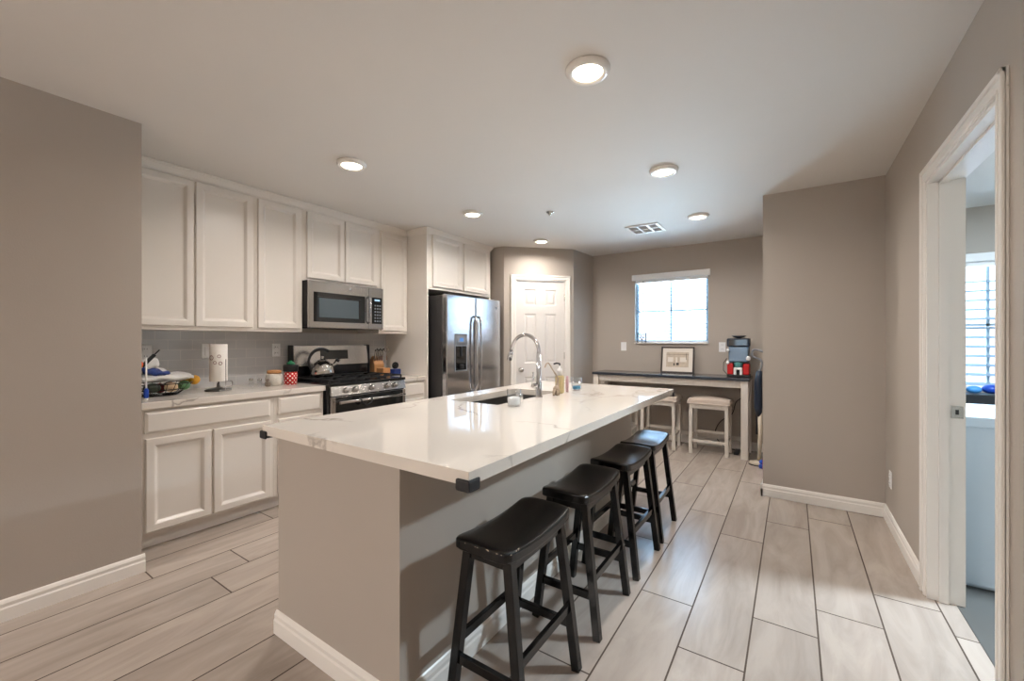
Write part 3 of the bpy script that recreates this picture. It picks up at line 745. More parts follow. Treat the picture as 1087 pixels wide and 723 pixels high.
# corner guards
def guard():
    m = MB().box(-.045, -.0085, -.063, .0085, -.0005, -.028, .006, 3).box(.0005, -.0085, -.063, .0085, .045, -.028, .006, 3).box(-.04, -.004, -.06, .004, .04, -.0535, .001)
    return m
cg = guard().build('corner_guard', 'rubber'); cg.location = (IX1, IY0, IZ + .004); tag(cg, 'black rubber guard on nearest corner of island top', 'corner guard', 'black corner guards on the island top')
for (x, y, rz, lb) in ((IX0, IY0, -PI / 2, 'black rubber guard on left front corner of island top'), (IX1, IY1, PI / 2, 'black rubber guard on far right corner of island top')):
    o = cg.copy(); C.objects.link(o); o.location = (x, y, IZ + .004); o.rotation_euler = (0, 0, rz); o['label'] = lb

# ------------------------------------------------------------------ bar stools
def saddle(L, Wd, z, t, dip):
    b = bmesh.new(); n, k = 20, 8; G = {}
    for s_ in (0, 1):
        for i in range(n + 1):
            for j2 in range(k + 1):
                u = -1 + 2 * i / n; v = -1 + 2 * j2 / k
                x, y = v * Wd / 2, u * L / 2
                # rounded corners
                zz = z - dip * (1 - abs(u) ** 2.2) - (.006 * (abs(v) ** 4) + .005 * (abs(u) ** 12))
                if s_ == 0: zz = z - t - dip * (1 - abs(u) ** 2.2) * .9
                G[s_, i, j2] = b.verts.new((x * (1 - .09 * abs(u) ** 12), y * (1 - .035 * abs(v) ** 6), zz))
    for s_ in (0, 1):
        for i in range(n):
            for j2 in range(k): b.faces.new([G[s_, i, j2], G[s_, i + 1, j2], G[s_, i + 1, j2 + 1], G[s_, i, j2 + 1]]).smooth = True
    for i in range(n): b.faces.new([G[0, i, 0], G[0, i + 1, 0], G[1, i + 1, 0], G[1, i, 0]]); b.faces.new([G[0, i, k], G[0, i + 1, k], G[1, i + 1, k], G[1, i, k]])
    for j2 in range(k): b.faces.new([G[0, 0, j2], G[0, 0, j2 + 1], G[1, 0, j2 + 1], G[1, 0, j2]]); b.faces.new([G[0, n, j2], G[0, n, j2 + 1], G[1, n, j2 + 1], G[1, n, j2]])
    m = MB(); m.merge(b); return m
SL = [(-.857, 1.308, 0.0, 'black saddle bar stool nearest the camera with chipped seat edge'), (-.853, 1.897, .01, 'second black saddle bar stool from the camera'),
      (-.85, 2.45, -.015, 'third black saddle bar stool, second from the far end'), (-.855, 2.945, .02, 'farthest black saddle bar stool, nearest the back wall')]
st = thing('bar_stool', SL[0][3], 'stool', (SL[0][0], SL[0][1], 0), 0, 'black saddle bar stools along the island')
so = saddle(.468, .234, .63, .046, .022).build('seat', 'stool', st)
md = so.modifiers.new('bevel', 'BEVEL'); md.width = .008; md.segments = 3; md.limit_method = 'ANGLE'; md.angle_limit = math.radians(50)
def lp(sx, sy, z): t_ = 1 - z / .59; return (sx * (.082 + .070 * t_), sy * (.175 + .022 * t_), z)
for sx in (-1, 1):
    for sy in (-1, 1): MB().bar(lp(sx, sy, .0), lp(sx, sy, .582), .033, .033, up=(0, 1, 0), bev=.002).build('leg', 'stool', st)
for sy in (-1, 1):
    MB().bar(lp(-1, sy, .178), lp(1, sy, .178), .018, .032, bev=.0015).build('stretcher', 'stool', st)
    MB().bar(lp(-1, sy, .56), lp(1, sy, .56), .02, .04, bev=.0015).build('apron', 'stool', st)
for sx in (-1, 1):
    MB().bar(lp(sx, -1, .245), lp(sx, 1, .245), .018, .032, bev=.0015).build('stretcher', 'stool', st)
    MB().bar(lp(sx, -1, .555), lp(sx, 1, .555), .018, .038, bev=.0015).build('apron', 'stool', st)
for x, y, rz, lb in SL[1:]: dup(st, (x, y, 0), lb, rz)
# chipped edge on the first stool only
M['chip'] = mat('bare_wood_chip', (196, 178, 158), .8)
m = MB()
for i in range(16):
    a = random.random()
    if i < 9: x, y, z = -.06 + a * .176, -.2335, .614 + random.random() * .005
    else: x, y, z = .115, -.21 + a * .05, .61 + random.random() * .008
    s_ = .0012 + random.random() * .0018; m.ball((x, y, z), s_, (1.8 if i < 9 else .3, .3 if i < 9 else 1.8, .6), 8)
m.build('chipped_paint', 'chip', st)

# ================================================================== dining nook
tb = thing('console_table', 'long whitewashed table with dark top under the back window', 'table', (0, 0, 0))
TX0, TX1, TY0, TY1, TZ = -2.19, -.385, 5.14, 5.6, .885
MB().box(TX0, TY0, TZ - .032, TX1, TY1, TZ, .003).build('tabletop', 'tabletop', tb)
MB().box(TX0 + .06, TY0 + .035, .775, TX1 - .06, TY0 + .058, TZ - .0325, .001).box(TX0 + .06, TY1 - .058, .775, TX1 - .06, TY1 - .035, TZ - .0325, .001).box(TX0 + .035, TY0 + .06, .775, TX0 + .058, TY1 - .06, TZ - .0325).box(TX1 - .058, TY0 + .06, .775, TX1 - .035, TY1 - .06, TZ - .0325).build('apron', 'whitewash', tb)
for x in (TX0 + .012, TX1 - .082):
    for y in (TY0 + .015, TY1 - .085): MB().box(x, y, 0, x + .07, y + .07, TZ - .0325, .003).build('leg', 'whitewash', tb)
MB().bar((TX0 + .06, TY1 - .05, .14), (TX1 - .06, TY1 - .05, .14), .025, .05).build('stretcher', 'whitewash', tb)
# cushioned stools
ws = thing('cushioned_stool', 'white wooden stool with beige padded seat, nearest the table right leg', 'stool', (-.79, 5.285, 0), 0, 'beige cushioned stools tucked under the table')
WL, WD_ = .2, .15
b = bmesh.new(); bmesh.ops.create_cube(b, size=1)
bmesh.ops.subdivide_edges(b, edges=b.edges[:], cuts=7, use_grid_fill=True)
for v in b.verts:
    x, y, z = v.co * 2
    top = z > 0
    r_ = (1 - abs(x) ** 6) * (1 - abs(y) ** 6)
    zz = .578 + (.04 + .035 * max(0, (1 - x * x * .55 - y * y * .35)) if top else 0) * (1 if z > .99 else max(0, z)) + (0)
    sh = 1 - .05 * max(0, z) ** 2
    v.co = Vector((x * .222 * sh, y * .175 * sh, zz))
for f_ in b.faces: f_.smooth = True
m = MB(); m.merge(b); m.build('seat_cushion', 'cushion', ws)
MB().box(-WL + .0, -WD_, .52, WL, -WD_ + .02, .577).box(-WL, WD_ - .02, .52, WL, WD_, .577).box(-WL, -WD_ + .02, .52, -WL + .02, WD_ - .02, .577).box(WL - .02, -WD_ + .02, .52, WL, WD_ - .02, .577).build('apron', 'whitewash', ws)
for sx in (-1, 1):
    for sy in (-1, 1):
        MB().bar((sx * (WL - .018), sy * (WD_ - .018), .577), (sx * (WL - .012), sy * (WD_ - .012), 0), .036, .036, up=(0, 1, 0), bev=.002).build('leg', 'whitewash', ws)
for sy in (-1, 1): MB().bar((-WL + .02, sy * (WD_ - .015), .15 if sy < 0 else .21), (WL - .02, sy * (WD_ - .015), .15 if sy < 0 else .21), .018, .03).build('stretcher', 'whitewash', ws)
for sx in (-1, 1): MB().bar((sx * (WL - .015), -WD_ + .02, .18), (sx * (WL - .015), WD_ - .02, .18), .018, .03).build('stretcher', 'whitewash', ws)
dup(ws, (-1.35, 5.285, 0), 'white wooden stool with beige padded seat, partly behind island corner')
dup(ws, (-1.875, 5.285, 0), 'white wooden stool almost hidden behind the far end of the island')

# picture leaning on the wall
r = thing('framed_picture', 'small framed print with wide cream mat leaning on the wall', 'picture', (-1.215, 5.535, TZ + .001)); r.rotation_euler = (math.radians(-9), 0, 0)
PW, PH = .2, .335
m = MB()
for a, b_, c, d in ((-PW, -PW + .018, 0, PH), (PW - .018, PW, 0, PH), (-PW + .018, PW - .018, 0, .018), (-PW + .018, PW - .018, PH - .018, PH)): m.box(a, 0, c, b_, .02, d, .001)
m.build('frame', 'frame', r)
MB().box(-PW + .017, .008, .017, PW - .017, .014, PH - .017).build('mat_board', 'mat_board', r)
M['print'] = mat('sepia_print', (198, 184, 166), .8, noise=.3, nscale=26)
m = MB().box(-.135, .0065, .075, .135, .008, PH - .07)
for (x0_, x1_, z0_, z1_) in ((-.115, -.05, .14, .2), (-.02, .0, .13, .2), (.03, .11, .14, .2)): m.box(x0_, .0055, z0_, x1_, .0066, z1_, mi=1)
for (x0_, x1_, z0_, z1_) in ((-.045, -.03, .095, .125), (-.01, .02, .1, .13), (-.135, .135, .235, .238), (.105, .11, .17, .25)): m.box(x0_, .005, z0_, x1_, .0066, z1_, mi=2)
m.build('print', ['print', 'mat_board', 'frame'], r)

# drink machine on the table
r = thing('beverage_machine', 'blue and red countertop machine at right end of the table', 'kitchen machine', (-.51, 5.4, TZ + .0005), 0); r.scale = (.88, .92, 1)
MB().box(-.13, -.1, 0, .13, .1, .025, .006).build('base', 'blackp', r)
MB().box(-.125, -.092, .025, -.055, .09, .15, .012, 3).box(.055, -.092, .025, .125, .09, .15, .012, 3).build('side_pod', 'red', r)
MB().box(-.12, .02, .025, .12, .1, .36, .01).build('back_column', 'grey', r)
MB().box(-.13, -.09, .34, .13, .1, .435, .014, 3).build('head', 'navy', r)
MB().box(-.105, -.094, .355, .105, -.09, .42, .001).build('head_window', 'glassb', r)
MB().box(-.11, -.08, .17, .11, .02, .34, .01).build('tank', mat('blue_tinted_tank', (104, 128, 152), .1, noise=.15, nscale=14, spec=.8), r)
MB().lathe([(.05, 0), (.052, .06), (.05, .064)], (0, -.03, .1), 24).build('cup', mat('teal_cup', (86, 150, 150), .3), r)
MB().box(-.05, -.098, .02, -.02, -.05, .1, .008).box(.02, -.098, .02, .05, -.05, .1, .008).box(-.05, -.098, .08, .05, -.06, .105, .008).build('drip_support', 'white', r)
for kp, kr in (((-.115, -.1, .3), .018), ((.115, -.1, .21), .026), ((-.115, -.1, .16), .018)): MB().ball(kp, kr).build('knob', 'white', r)
MB().lathe([(.02, 0), (.06, .012), (.09, .03), (.1, .03)][:3], (0, 0, .435), 24).build('lid', 'navy', r)
# cord
m = MB().tube([(-.66, 5.5, TZ + .2), (-.7, 5.5, TZ + .15), (-.7, 5.48, TZ + .06), (-.65, 5.47, TZ + .01)], .004, 8)
cd_ = m.build('power_cord', 'cord', r); cd_.location = (.51, -5.4, -TZ - .0005)
pts = [(-.47, 5.615, .8), (-.48, 5.615, .7), (-.5, 5.615, .62), (-.56, 5.6, .56), (-.6, 5.6, .42), (-.72, 5.6, .32), (-.78, 5.6, .2), (-.76, 5.6, .1), (-.68, 5.58, .02), (-.6, 5.56, .006), (-.53, 5.54, .006), (-.53, 5.502, .014)]
def smooth(pts, n=5):
    P = [Vector(p) for p in pts]; out = []
    for i in range(len(P) - 1):
        a, b_, c, d = P[max(0, i - 1)], P[i], P[i + 1], P[min(len(P) - 1, i + 2)]
        for k in range(n):
            t = k / n; out.append(.5 * ((2 * b_) + (c - a) * t + (2 * a - 5 * b_ + 4 * c - d) * t * t + (3 * b_ - a - 3 * c + d) * t ** 3))
    out.append(P[-1]); return out
m = MB().tube(smooth(pts), .005, 8)
hc = m
m = MB().box(-.555, 5.32, .0005, -.505, 5.5, .035, .006)
ps = tag(m.build('power_strip', 'blackp'), 'black power strip with a cord hanging from the table', 'power strip')
hc.build('power_cord', 'cord', ps)

# stick vacuum between table and wall block
r = thing('stick_vacuum', 'upright stick vacuum with looped handle between table and wall', 'vacuum', (-.29, 5.03, 0))
MB().lathe([(.0, .002), (.085, .002), (.092, .012), (.085, .035), (.05, .045), (0, .05)], (0, 0, 0), 28, sy=.7).lathe([(.093, .0005), (.096, .006), (.093, .012)], (0, 0, 0), 28, mi=1, sy=.7).build('floor_head', ['beigep', 'blackp'], r)
MB().tube([(0, .0, .045), (.01, .03, .3), (.005, .05, .56)], [.018, .02, .022], 14).build('lower_tube', 'beigep', r)
MB().tube([(0, .05, .5), (-.01, .05, .6), (-.01, .05, .85), (0, .05, .98)], [.025, .04, .038, .025], 16).build('dust_canister', 'navy', r)
MB().tube(smooth([(0, .05, .96), (.02, .05, 1.08), (-.06, .05, 1.13), (-.05, .05, 1.2), (.03, .05, 1.18), (.06, .05, 1.16)]), .011, 10).build('handle', 'grey', r)
MB().box(-.035, .075, .3, -.005, .095, .9, .006).build('accessory', 'blackp', r)
m = MB().ball((-.255, 4.93, .06), .03, (1, 1, .8)).lathe([(.03, 0), (.032, .03), (.02, .04)], (-.255, 4.93, .0), 16)
tag(m.build('toy', 'blue'), 'small blue toy on the floor beside the vacuum', 'toy')
m = MB().box(-.25, 4.865, .0005, -.22, 4.893, .12, .006)
tag(m.build('toy_block', 'red'), 'small red block standing in front of the blue toy', 'toy')

# wall plates
def plate(name, label, loc, rz, kind, group, w_=.075, h_=.118):
    r = thing(name, label, kind, loc, rz, group)
    MB().box(-w_ / 2, -.006, -h_ / 2, w_ / 2, -.0005, h_ / 2, .003).build('cover', 'white', r)
    if kind == 'outlet':
        for z in (-.026, .026):
            m = MB().box(-.017, -.0085, z - .014, .017, -.006, z + .014, .004).build('socket', 'white', r)
            MB().box(-.009, -.009, z - .002, -.006, -.0084, z + .008).box(.006, -.009, z - .002, .009, -.0084, z + .007).build('slots', 'blackp', m)
    else:
        MB().box(-.017, -.0095, -.034, .017, -.006, .034, .003).build('rocker', 'white', r)
    return r
plate('wall_outlet', 'white outlet on backsplash at the far left corner', (XK + .0085, 1.03, 1.205), R90, 'outlet', 'white outlets')
plate('light_switch', 'white switch on backsplash behind the paper towels', (XK + .0085, 1.415, 1.21), R90, 'switch', 'white switches', .075)
plate('wall_outlet', 'white outlet on backsplash above the red canister', (XK + .0085, 1.955, 1.208), R90, 'outlet', 'white outlets')
plate('light_switch', 'white switch on back wall left of the window', (-1.935, YB, 1.215), 0, 'switch', 'white switches')
plate('wall_outlet', 'white outlet on back wall right of the window', (-.71, YB, 1.215), 0, 'outlet', 'white outlets')
plate('wall_outlet', 'low white outlet on the right wall before the doorway', (XR, 3.87, .33), -R90, 'outlet', 'white outlets')

# ================================================================== counter items
CZ = .9165
# paper towel holder
r = thing('paper_towel_holder', 'chrome wire paper towel holder with round base', 'holder', (-3.62, 1.385, CZ))
MB().lathe([(.085, 0), (.088, .006), (.08, .014), (.03, .02), (.012, .03), (.009, .05), (.012, .055)], n=32).build('base', 'sink', r)
MB().tube(smooth([(.09, 0.01, .012), (.1, 0.01, .05), (.1, 0.01, .2), (.1, .01, .24)]), .003, 8).tube([(0, 0, .05), (0, 0, .34)], .006, 10).tube(smooth([(-.02, .085, .012), (-.02, .1, .03), (-.02, .1, .06), (0, .06, .068), (0, .0, .068)]), .003, 8).build('rod', 'chrome', r)
m = MB().lathe([(.02, .001), (.056, .001), (.058, .004), (.058, .262), (.056, .265), (.02, .265), (.018, .26), (.018, .004)], (0, 0, 0), 36)
o = m.build('paper_towel_roll', 'paper'); o.location = (-3.62, 1.385, CZ + .07); o.scale = (1, 1, 1.06)
tag(o, 'white paper towel roll with small brown printed wreaths', 'paper towels')
M['wreath'] = mat('printed_wreath', (150, 112, 108), .9)
for ang, z, rr_ in ((-1.0, .17, .015), (-.1, .18, .010), (-.55, .135, .010), (.05, .13, .011)):
    pts = []
    for k in range(17):
        a = 2 * PI * k / 16; th = ang + rr_ * math.cos(a) / .058 - .2; pts.append((.0582 * math.cos(th), .0582 * math.sin(th), z + rr_ * math.sin(a)))
    MB().tube(pts, .0022, 6).build('printed_wreath', 'wreath', o)

# wire basket of produce
r = thing('wire_fruit_basket', 'black wire basket heaped with produce at the counter left end', 'basket', (-3.62, 1.03, CZ))
m = MB()
for z, rad in ((.006, .1), (.045, .155), (.085, .185)):
    m.tube([(rad * .8 * math.cos(2 * PI * k / 36), rad * math.sin(2 * PI * k / 36), z) for k in range(37)], .003, 6, cap=False)
for k in range(24):
    a = 2 * PI * k / 24; m.tube([(rad_ * .8 * math.cos(a), rad_ * math.sin(a), z) for z, rad_ in ((.003, .03), (.006, .1), (.045, .155), (.085, .185))], .0018, 5)
m.build('wire_frame', 'cord', r)
items = [('onion', 'pale round onion in the front of the wire basket', 'onion', 'onion', (-3.54, 1.07, .06), .038, (1, 1, .9)),
         ('avocado', 'dark avocado at the left of the wire basket', 'avocado', 'avocado', (-3.55, .97, .06), .036, (1, 1.3, .9)),
         ('apple', 'green apple beside the onion in the wire basket', 'apple', 'lime', (-3.56, 1.15, .065), .036, (1, 1, .95)),
         ('apple', 'dark red apple low in the wire basket', 'apple', 'redfruit', (-3.62, 1.03, .05), .036, (1, 1, .95)),
         ('avocado', 'dark avocado in the middle back of the wire basket', 'avocado', 'avocado', (-3.66, 1.10, .055), .036, (1, 1.3, .9)),
         ('orange', 'orange in net at right rim of the wire basket', 'orange', 'yellow', (-3.6, 1.225, .095), .034, (1, 1, 1)),
         ('orange', 'orange in net lying behind its neighbour at basket rim', 'orange', 'yellow', (-3.66, 1.195, .105), .034, (1, 1, 1))]
for nm, lb, ct_, mt, p, rad, sc in items:
    o = MB().ball((0, 0, 0), rad, sc, 18).build(nm, mt); o.location = (p[0], p[1], CZ + p[2]); tag(o, lb, ct_)
    if nm in ('apple', 'onion'): MB().tube([(0, 0, rad * .85), (.003, 0, rad * 1.1)], .002, 6).build('stem', 'wood', o)
# bags lying on top
def bag(name, lab, cat_, mats, L_, Wd_, T_, loc, rot, seed, band=None):
    random.seed(seed); b = bmesh.new(); n = 14; G = {}
    for s_ in (1, -1):
        for i in range(n + 1):
            for j2 in range(n + 1):
                u, v = -1 + 2 * i / n, -1 + 2 * j2 / n
                e = max(0, (1 - u ** 4)) * max(0, (1 - v ** 4))
                z = s_ * T_ * (e ** .5) * (1 + .25 * math.sin(u * 5 + seed) * math.cos(v * 4 + seed * 2)) + .008 * math.sin(u * 9 + v * 7 + seed)
                if s_ == -1 and e < 1e-6: G[s_, i, j2] = G[1, i, j2]; continue
                G[s_, i, j2] = b.verts.new((u * L_ / 2, v * Wd_ / 2 * (1 - .1 * u * u), z))
    for s_ in (1, -1):
        for i in range(n):
            for j2 in range(n):
                f_ = b.faces.new([G[s_, i, j2], G[s_, i + 1, j2], G[s_, i + 1, j2 + 1], G[s_, i, j2 + 1]]); f_.smooth = True
    if band:
        for f_ in b.faces:
            if band(f_.calc_center_median(), L_, Wd_): f_.material_index = 1
    fm = [f_.material_index for f_ in b.faces]
    bmesh.ops.recalc_face_normals(b, faces=b.faces[:])
    me = bpy.data.meshes.new(name); b.to_mesh(me); b.free()
    for q in mats: me.materials.append(M[q])
    o = bpy.data.objects.new(name, me); C.objects.link(o); o.location = loc; o.rotation_euler = rot
    return tag(o, lab, cat_)
bag('food_package', 'flat white package lying across the wire basket', 'package', ['film'], .2, .33, .016, (-3.60, 1.04, CZ + .132), (0, math.radians(6), 0), 1)
bag('food_bag', 'white and blue food bag stacked on the flat package', 'bag', ['film', 'bluefilm'], .13, .19, .02, (-3.60, .99, CZ + .172), (math.radians(-14), math.radians(14), .2), 4, lambda c, l, w_: c.x > l * .22)
bag('food_bag', 'crumpled white bag with green print on top of the pile', 'bag', ['film', 'green'], .12, .15, .018, (-3.63, .955, CZ + .213), (math.radians(16), math.radians(24), -.2), 7, lambda c, l, w_: abs(c.x - l * .1) < .013 and abs(c.y) < .02 and c.z > 0)
# tall lighter / brush
r = thing('bottle_brush', 'slim white stick with blue end at the counter left corner', 'brush', (-3.42, .905, CZ))
MB().lathe([(.010, .012), (.013, .02), (.013, .06), (.009, .07), (.006, .075)], n=20).lathe([(.009, 0), (.010, .012)], n=16, mi=1).build('blue_end', ['blue', 'white'], r)
MB().tube([(0, 0, .075), (0, .0, .27)], .005, 10).build('stick', 'white', r)
r = thing('utility_lighter', 'black and orange utility lighter leaning on the bags', 'lighter', (-3.5, .905, CZ + .21), 0)
r.rotation_euler = (math.radians(-40), 0, .0)
MB().ball((0, -.02, .0), .024, (.8, 1, 1)).build('grip', 'orange', r)
MB().bar((0, .0, .0), (0, .0, .1), .022, .02, bev=.004).tube([(0, 0, .1), (0, 0, .14)], .004, 8).build('nozzle', 'blackp', r)

# small items near the range
def shaker(loc, lb):
    r = thing('salt_shaker', lb, 'shaker', loc)
    MB().lathe([(.017, 0), (.019, .004), (.016, .045), (.015, .05)], n=16, flat=False).build('jar', 'tumbler', r)
    MB().lathe([(.016, .0505), (.016, .062), (.01, .068), (0, .069)], n=16).build('cap', 'nickel', r)
shaker((-3.72, 1.66, CZ), 'small glass shaker standing left of the dark pepper shaker')
shaker((-3.64, 1.69, CZ), 'small glass shaker between the towels and the cream jar')
r = thing('spice_jar', 'tiny dark ceramic figure jar beside the cream jar', 'jar', (-3.60, 1.735, CZ))
MB().lathe([(.018, 0), (.024, .012), (.022, .03), (.012, .042), (.016, .052), (.01, .062), (0, .064)], n=18).build('body', mat('mottled_grey_ceramic', (120, 108, 96), .4, noise=.4, nscale=60), r)
r = thing('canister', 'cream patterned jar with wooden lid near the range', 'canister', (-3.66, 1.815, CZ))
MB().lathe([(.05, 0), (.062, .012), (.068, .05), (.062, .085), (.052, .098)], n=30).build('body', 'ceramic', r)
MB().lathe([(.052, .1005), (.054, .108), (.054, .122), (.05, .127), (0, .128)], n=30).build('lid', 'bamboo', r)
r = thing('canister', 'red canister with white dots and black lid near the range', 'canister', (-3.62, 1.935, CZ))
rb = bmesh.new(); n = 36; rings = []
for z in (0, .11): rings.append([rb.verts.new((.052 * math.cos(2 * PI * k / n), .052 * math.sin(2 * PI * k / n), z)) for k in range(n)])
uvl = rb.loops.layers.uv.new('UVMap')
for k in range(n):
    f_ = rb.faces.new((rings[0][k], rings[0][(k + 1) % n], rings[1][(k + 1) % n], rings[1][k])); f_.smooth = True
    for lo_, uv in zip(f_.loops, ((k / n * 3, 0), ((k + 1) / n * 3, 0), ((k + 1) / n * 3, 1), (k / n * 3, 1))): lo_[uvl].uv = uv
rb.faces.new(rings[0][::-1]); rb.faces.new(rings[1])
me = bpy.data.meshes.new('body'); rb.to_mesh(me); rb.free(); me.materials.append(M['dots']); o = bpy.data.objects.new('body', me); C.objects.link(o); o.parent = r
MB().lathe([(.054, .1105), (.06, .116), (.06, .155), (.062, .16), (.055, .169), (0, .17)], n=32).build('lid', 'blackp', r)
m = MB().lathe([(.028, 0), (.034, .006), (.03, .018), (.012, .026), (.008, .034), (0, .035)], (-3.62, 1.935, CZ + .1705), 24)
tag(m.build('green_stopper', 'green'), 'small dark green cap resting on the red canister', 'stopper')

# kettle on rear left burner
r = thing('kettle', 'shiny steel kettle with black looped handle on the range', 'kettle', (-3.655, 2.25, .9615), math.radians(75)); r.scale = (1.1, 1.1, 1.2)
MB().lathe([(0, 0), (.085, 0), (.096, .008), (.098, .03), (.09, .065), (.07, .098), (.045, .115), (.035, .12)], n=40).build('body', 'kettle', r)
MB().lathe([(.038, .1205), (.036, .126), (.012, .132), (.008, .14), (.014, .15), (.01, .158), (0, .16)], n=24).build('lid', 'kettle', r)
MB().tube([(.07, 0, .06), (.105, 0, .09), (.125, 0, .12)], [.022, .017, .015], 14).build('spout', 'kettle', r)
MB().tube([(.122, 0, .115), (.132, 0, .13)], [.018, .017], 12).build('whistle_cap', 'blackp', r)
MB().tube(smooth([(-.085, 0, .055), (-.108, 0, .11), (-.09, 0, .17), (-.045, 0, .205), (.01, 0, .21), (.05, 0, .192)]), [.011] * 10 + [.013] * 16, 12).build('handle', 'blackp', r)

# knife block
r = thing('knife_block', 'bamboo knife block full of steel handled knives', 'knife block', (-3.80, 2.985, CZ), math.radians(75))
b = bmesh.new(); vs = [(-.06, 0), (.07, 0), (.07, .17), (.01, .21), (-.06, .12)]
A = [b.verts.new((-.055, y, z)) for y, z in vs]; B_ = [b.verts.new((.055, y, z)) for y, z in vs]
b.faces.new(A); b.faces.new(B_[::-1])
for i in range(5): b.faces.new((A[i], B_[i], B_[(i + 1) % 5], A[(i + 1) % 5]))
bmesh.ops.bevel(b, geom=b.edges[:], offset=.004, segments=2, affect='EDGES')
m = MB(); m.merge(b); m.build('block', 'bamboo', r)
kg = None
for i in range(6):
    x = -.045 + i * .018
    kn = MB().bar((0, 0, -.03), (0, -.05, .105), .011, .024, bev=.003).ball((0, -.051, .108), .012, (.7, 1, 1), 10, mi=1).build('kitchen_knife', ['nickel', 'blackp'])
    R_ = Matrix.Rotation(math.radians(75), 4, 'Z'); v_ = R_ @ Vector((x, -.015, .165))
    kn.location = (-3.80 + v_.x, 2.985 + v_.y, CZ + v_.z + (.01 if i % 2 else 0)); kn.rotation_euler = (0, 0, math.radians(75))
    tag(kn, 'steel knife handle standing in the bamboo block', 'knife', 'knives in the bamboo block')
r = thing('kitchen_shears', 'steel scissors handles in right side of the knife block', 'scissors', (-3.735, 3.065, CZ + .2))
m = MB()
for dy in (-.018, .018): m.tube([(0, dy + .016 * math.cos(2 * PI * k / 16), .08 + .024 * math.sin(2 * PI * k / 16)) for k in range(17)], .004, 8, cap=False)
m.bar((0, 0, -.04), (0, 0, .06), .014, .006).build('handles', 'nickel', r)
r = thing('napkin_box', 'small wooden box beside the knife block', 'box', (-3.66, 2.95, CZ), math.radians(0))
MB().box(-.055, -.04, 0, .055, .055, .085, .004).build('box', 'bamboo', r)
r = thing('sponge_pack', 'blue package beside the small wooden box', 'package', (-3.62, 3.065, CZ))
MB().box(-.06, -.045, 0, .06, .05, .07, .008).build('wrapper', 'bluefilm', r)
m = MB().tube([(.0, .035 * math.cos(2 * PI * k / 20), .035 + .03 * math.sin(2 * PI * k / 20)) for k in range(21)], .009, 10, cap=False).ball((0, 0, .035), .024, (.5, 1, 1))
o = tag(m.build('tape_roll', 'cord'), 'round black reel on top of the blue package', 'reel'); o.location = (-3.62, 3.085, CZ + .071)

# island items
def tumbler(loc, lb, liquid=None):
    r = thing('drinking_glass', lb, 'glass', loc)
    MB().lathe([(0, 0), (.036, 0), (.038, .004), (.042, .1), (.0405, .1), (.0365, .01), (0, .009)], n=30).build('glass', 'tumbler', r)
    if liquid: MB().lathe([(0, .0095), (.0305, .0105), (.032, .035), (0, .035)], n=30).build('liquid', liquid, r)
    return r
tg = tumbler((-1.345, 2.02, IZ + .0005), 'clear drinking glass in front of the sink')
M['ice'] = mat('frosted_base', (220, 222, 224), .3)
MB().lathe([(0, .0105), (.036, .0108), (.0375, .05), (.02, .056), (0, .052)], n=24).build('frosted_base', 'ice', tg)
tumbler((-1.375, 2.93, IZ + .0005), 'glass with blue bottom beyond the soap bottle', 'blueliquid')
r = thing('soap_dispenser', 'amber soap bottle with white and black pump by the faucet', 'soap dispenser', (-1.40, 2.70, IZ + .0005))
MB().box(-.03, -.022, 0, .03, .022, .13, .012, 4).build('bottle', 'soap', r)
MB().lathe([(.014, .13), (.014, .15), (.018, .152), (.018, .178), (.008, .18), (.006, .2)], n=18).build('pump_collar', 'white', r)
MB().tube([(0, 0, .195), (0, 0, .215), (-.02, -.015, .218), (-.036, -.027, .212)], .006, 10).build('pump_nozzle', 'blackp', r)
r = thing('pink_tube', 'thin pink tube standing just right of the soap bottle', 'tube', (-1.39, 2.80, IZ + .0005))
MB().lathe([(.01, 0), (.012, .005), (.012, .09), (.009, .1), (.009, .118), (0, .12)], n=16).build('body', 'pink', r)
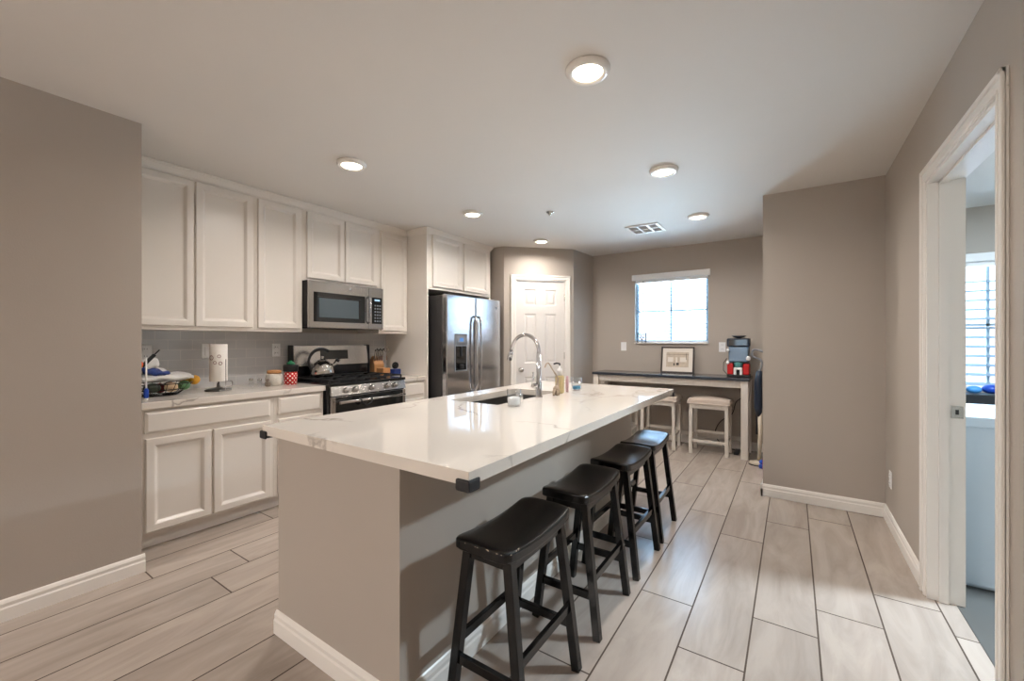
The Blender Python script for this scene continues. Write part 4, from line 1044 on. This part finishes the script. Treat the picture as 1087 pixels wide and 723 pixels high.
# long necked figurine
r = thing('animal_figurine', 'beige animal figurine with a very long thin curved neck', 'figurine', (-1.37, 2.59, IZ + .0005), math.radians(10))
m = MB().ball((0, 0, .048), .026, (.8, 1.15, .85), 18, jit=.03)
for x, y in ((-.012, -.018), (.012, -.018), (-.012, .018), (.012, .018)): m.tube([(x, y, .04), (x * 1.1, y * 1.1, .0)], [.009, .008], 8)
m.tube(smooth([(0, -.025, .045), (0, -.045, .03), (0, -.055, .012)]), .006, 8)
m.build('body', 'figurine', r)
MB().tube(smooth([(0, .02, .055), (.0, .032, .09), (-.0, .025, .125), (-.02, -.02, .18), (-.03, -.07, .225), (-.035, -.105, .225), (-.04, -.125, .2)]), [.012] * 4 + [.009] * 4 + [.006] * 6 + [.0045] * 17, 10).build('neck', 'figurine', r)

# ================================================================== laundry room
r = thing('laundry_cabinet', 'white low cabinet seen through the laundry doorway', 'cabinet', (.72, 3.15, 0))
MB().box(0, 0, .02, 1.3, .62, .845, .004).box(.02, .03, 0, 1.28, .6, .02).build('body', 'fabricblue', r)
MB().box(-.0, -.015, .8455, 1.3, .63, .9, .004).build('top', 'fabricblue', r)
m = MB().box(.9, 5.2, .0, 1.9, 5.45, .83, .003)
tag(m.build('storage_bench', 'blackp'), 'dark low bench under the laundry room window', 'bench')
m = MB().ball((1.425, 5.3, .875), .05, (1.2, 1, .8)); tag(m.build('toy', 'blue'), 'larger dark blue toy on the laundry bench, right', 'toy')
m = MB().ball((1.32, 5.3, .865), .042, (1.2, 1, .8)); tag(m.build('toy', mat('sky_blue_plastic', (70, 140, 200), .4)), 'lighter blue toy on the laundry bench, left', 'toy')
# metal ornament on the window sill
r = thing('metal_ornament', 'small square black metal scroll ornament in the window corner', 'ornament', (WX0 + .10, YB - .02, WZ0 + .0125))
m = MB()
for x in (-.055, .055): m.bar((x, 0, 0), (x, 0, .13), .01)
m.bar((-.055, 0, .125), (.055, 0, .125), .008)
for cx, cz in ((-.025, .09), (.025, .09), (-.025, .045), (.025, .045), (0, .068)): m.tube([(cx + .018 * math.cos(2 * PI * k / 14), 0, cz + .018 * math.sin(2 * PI * k / 14)) for k in range(15)], .004, 6, cap=False)
m.bar((0, 0, .0), (0, 0, .05), .006)
m.build('scrollwork', 'cord', r)
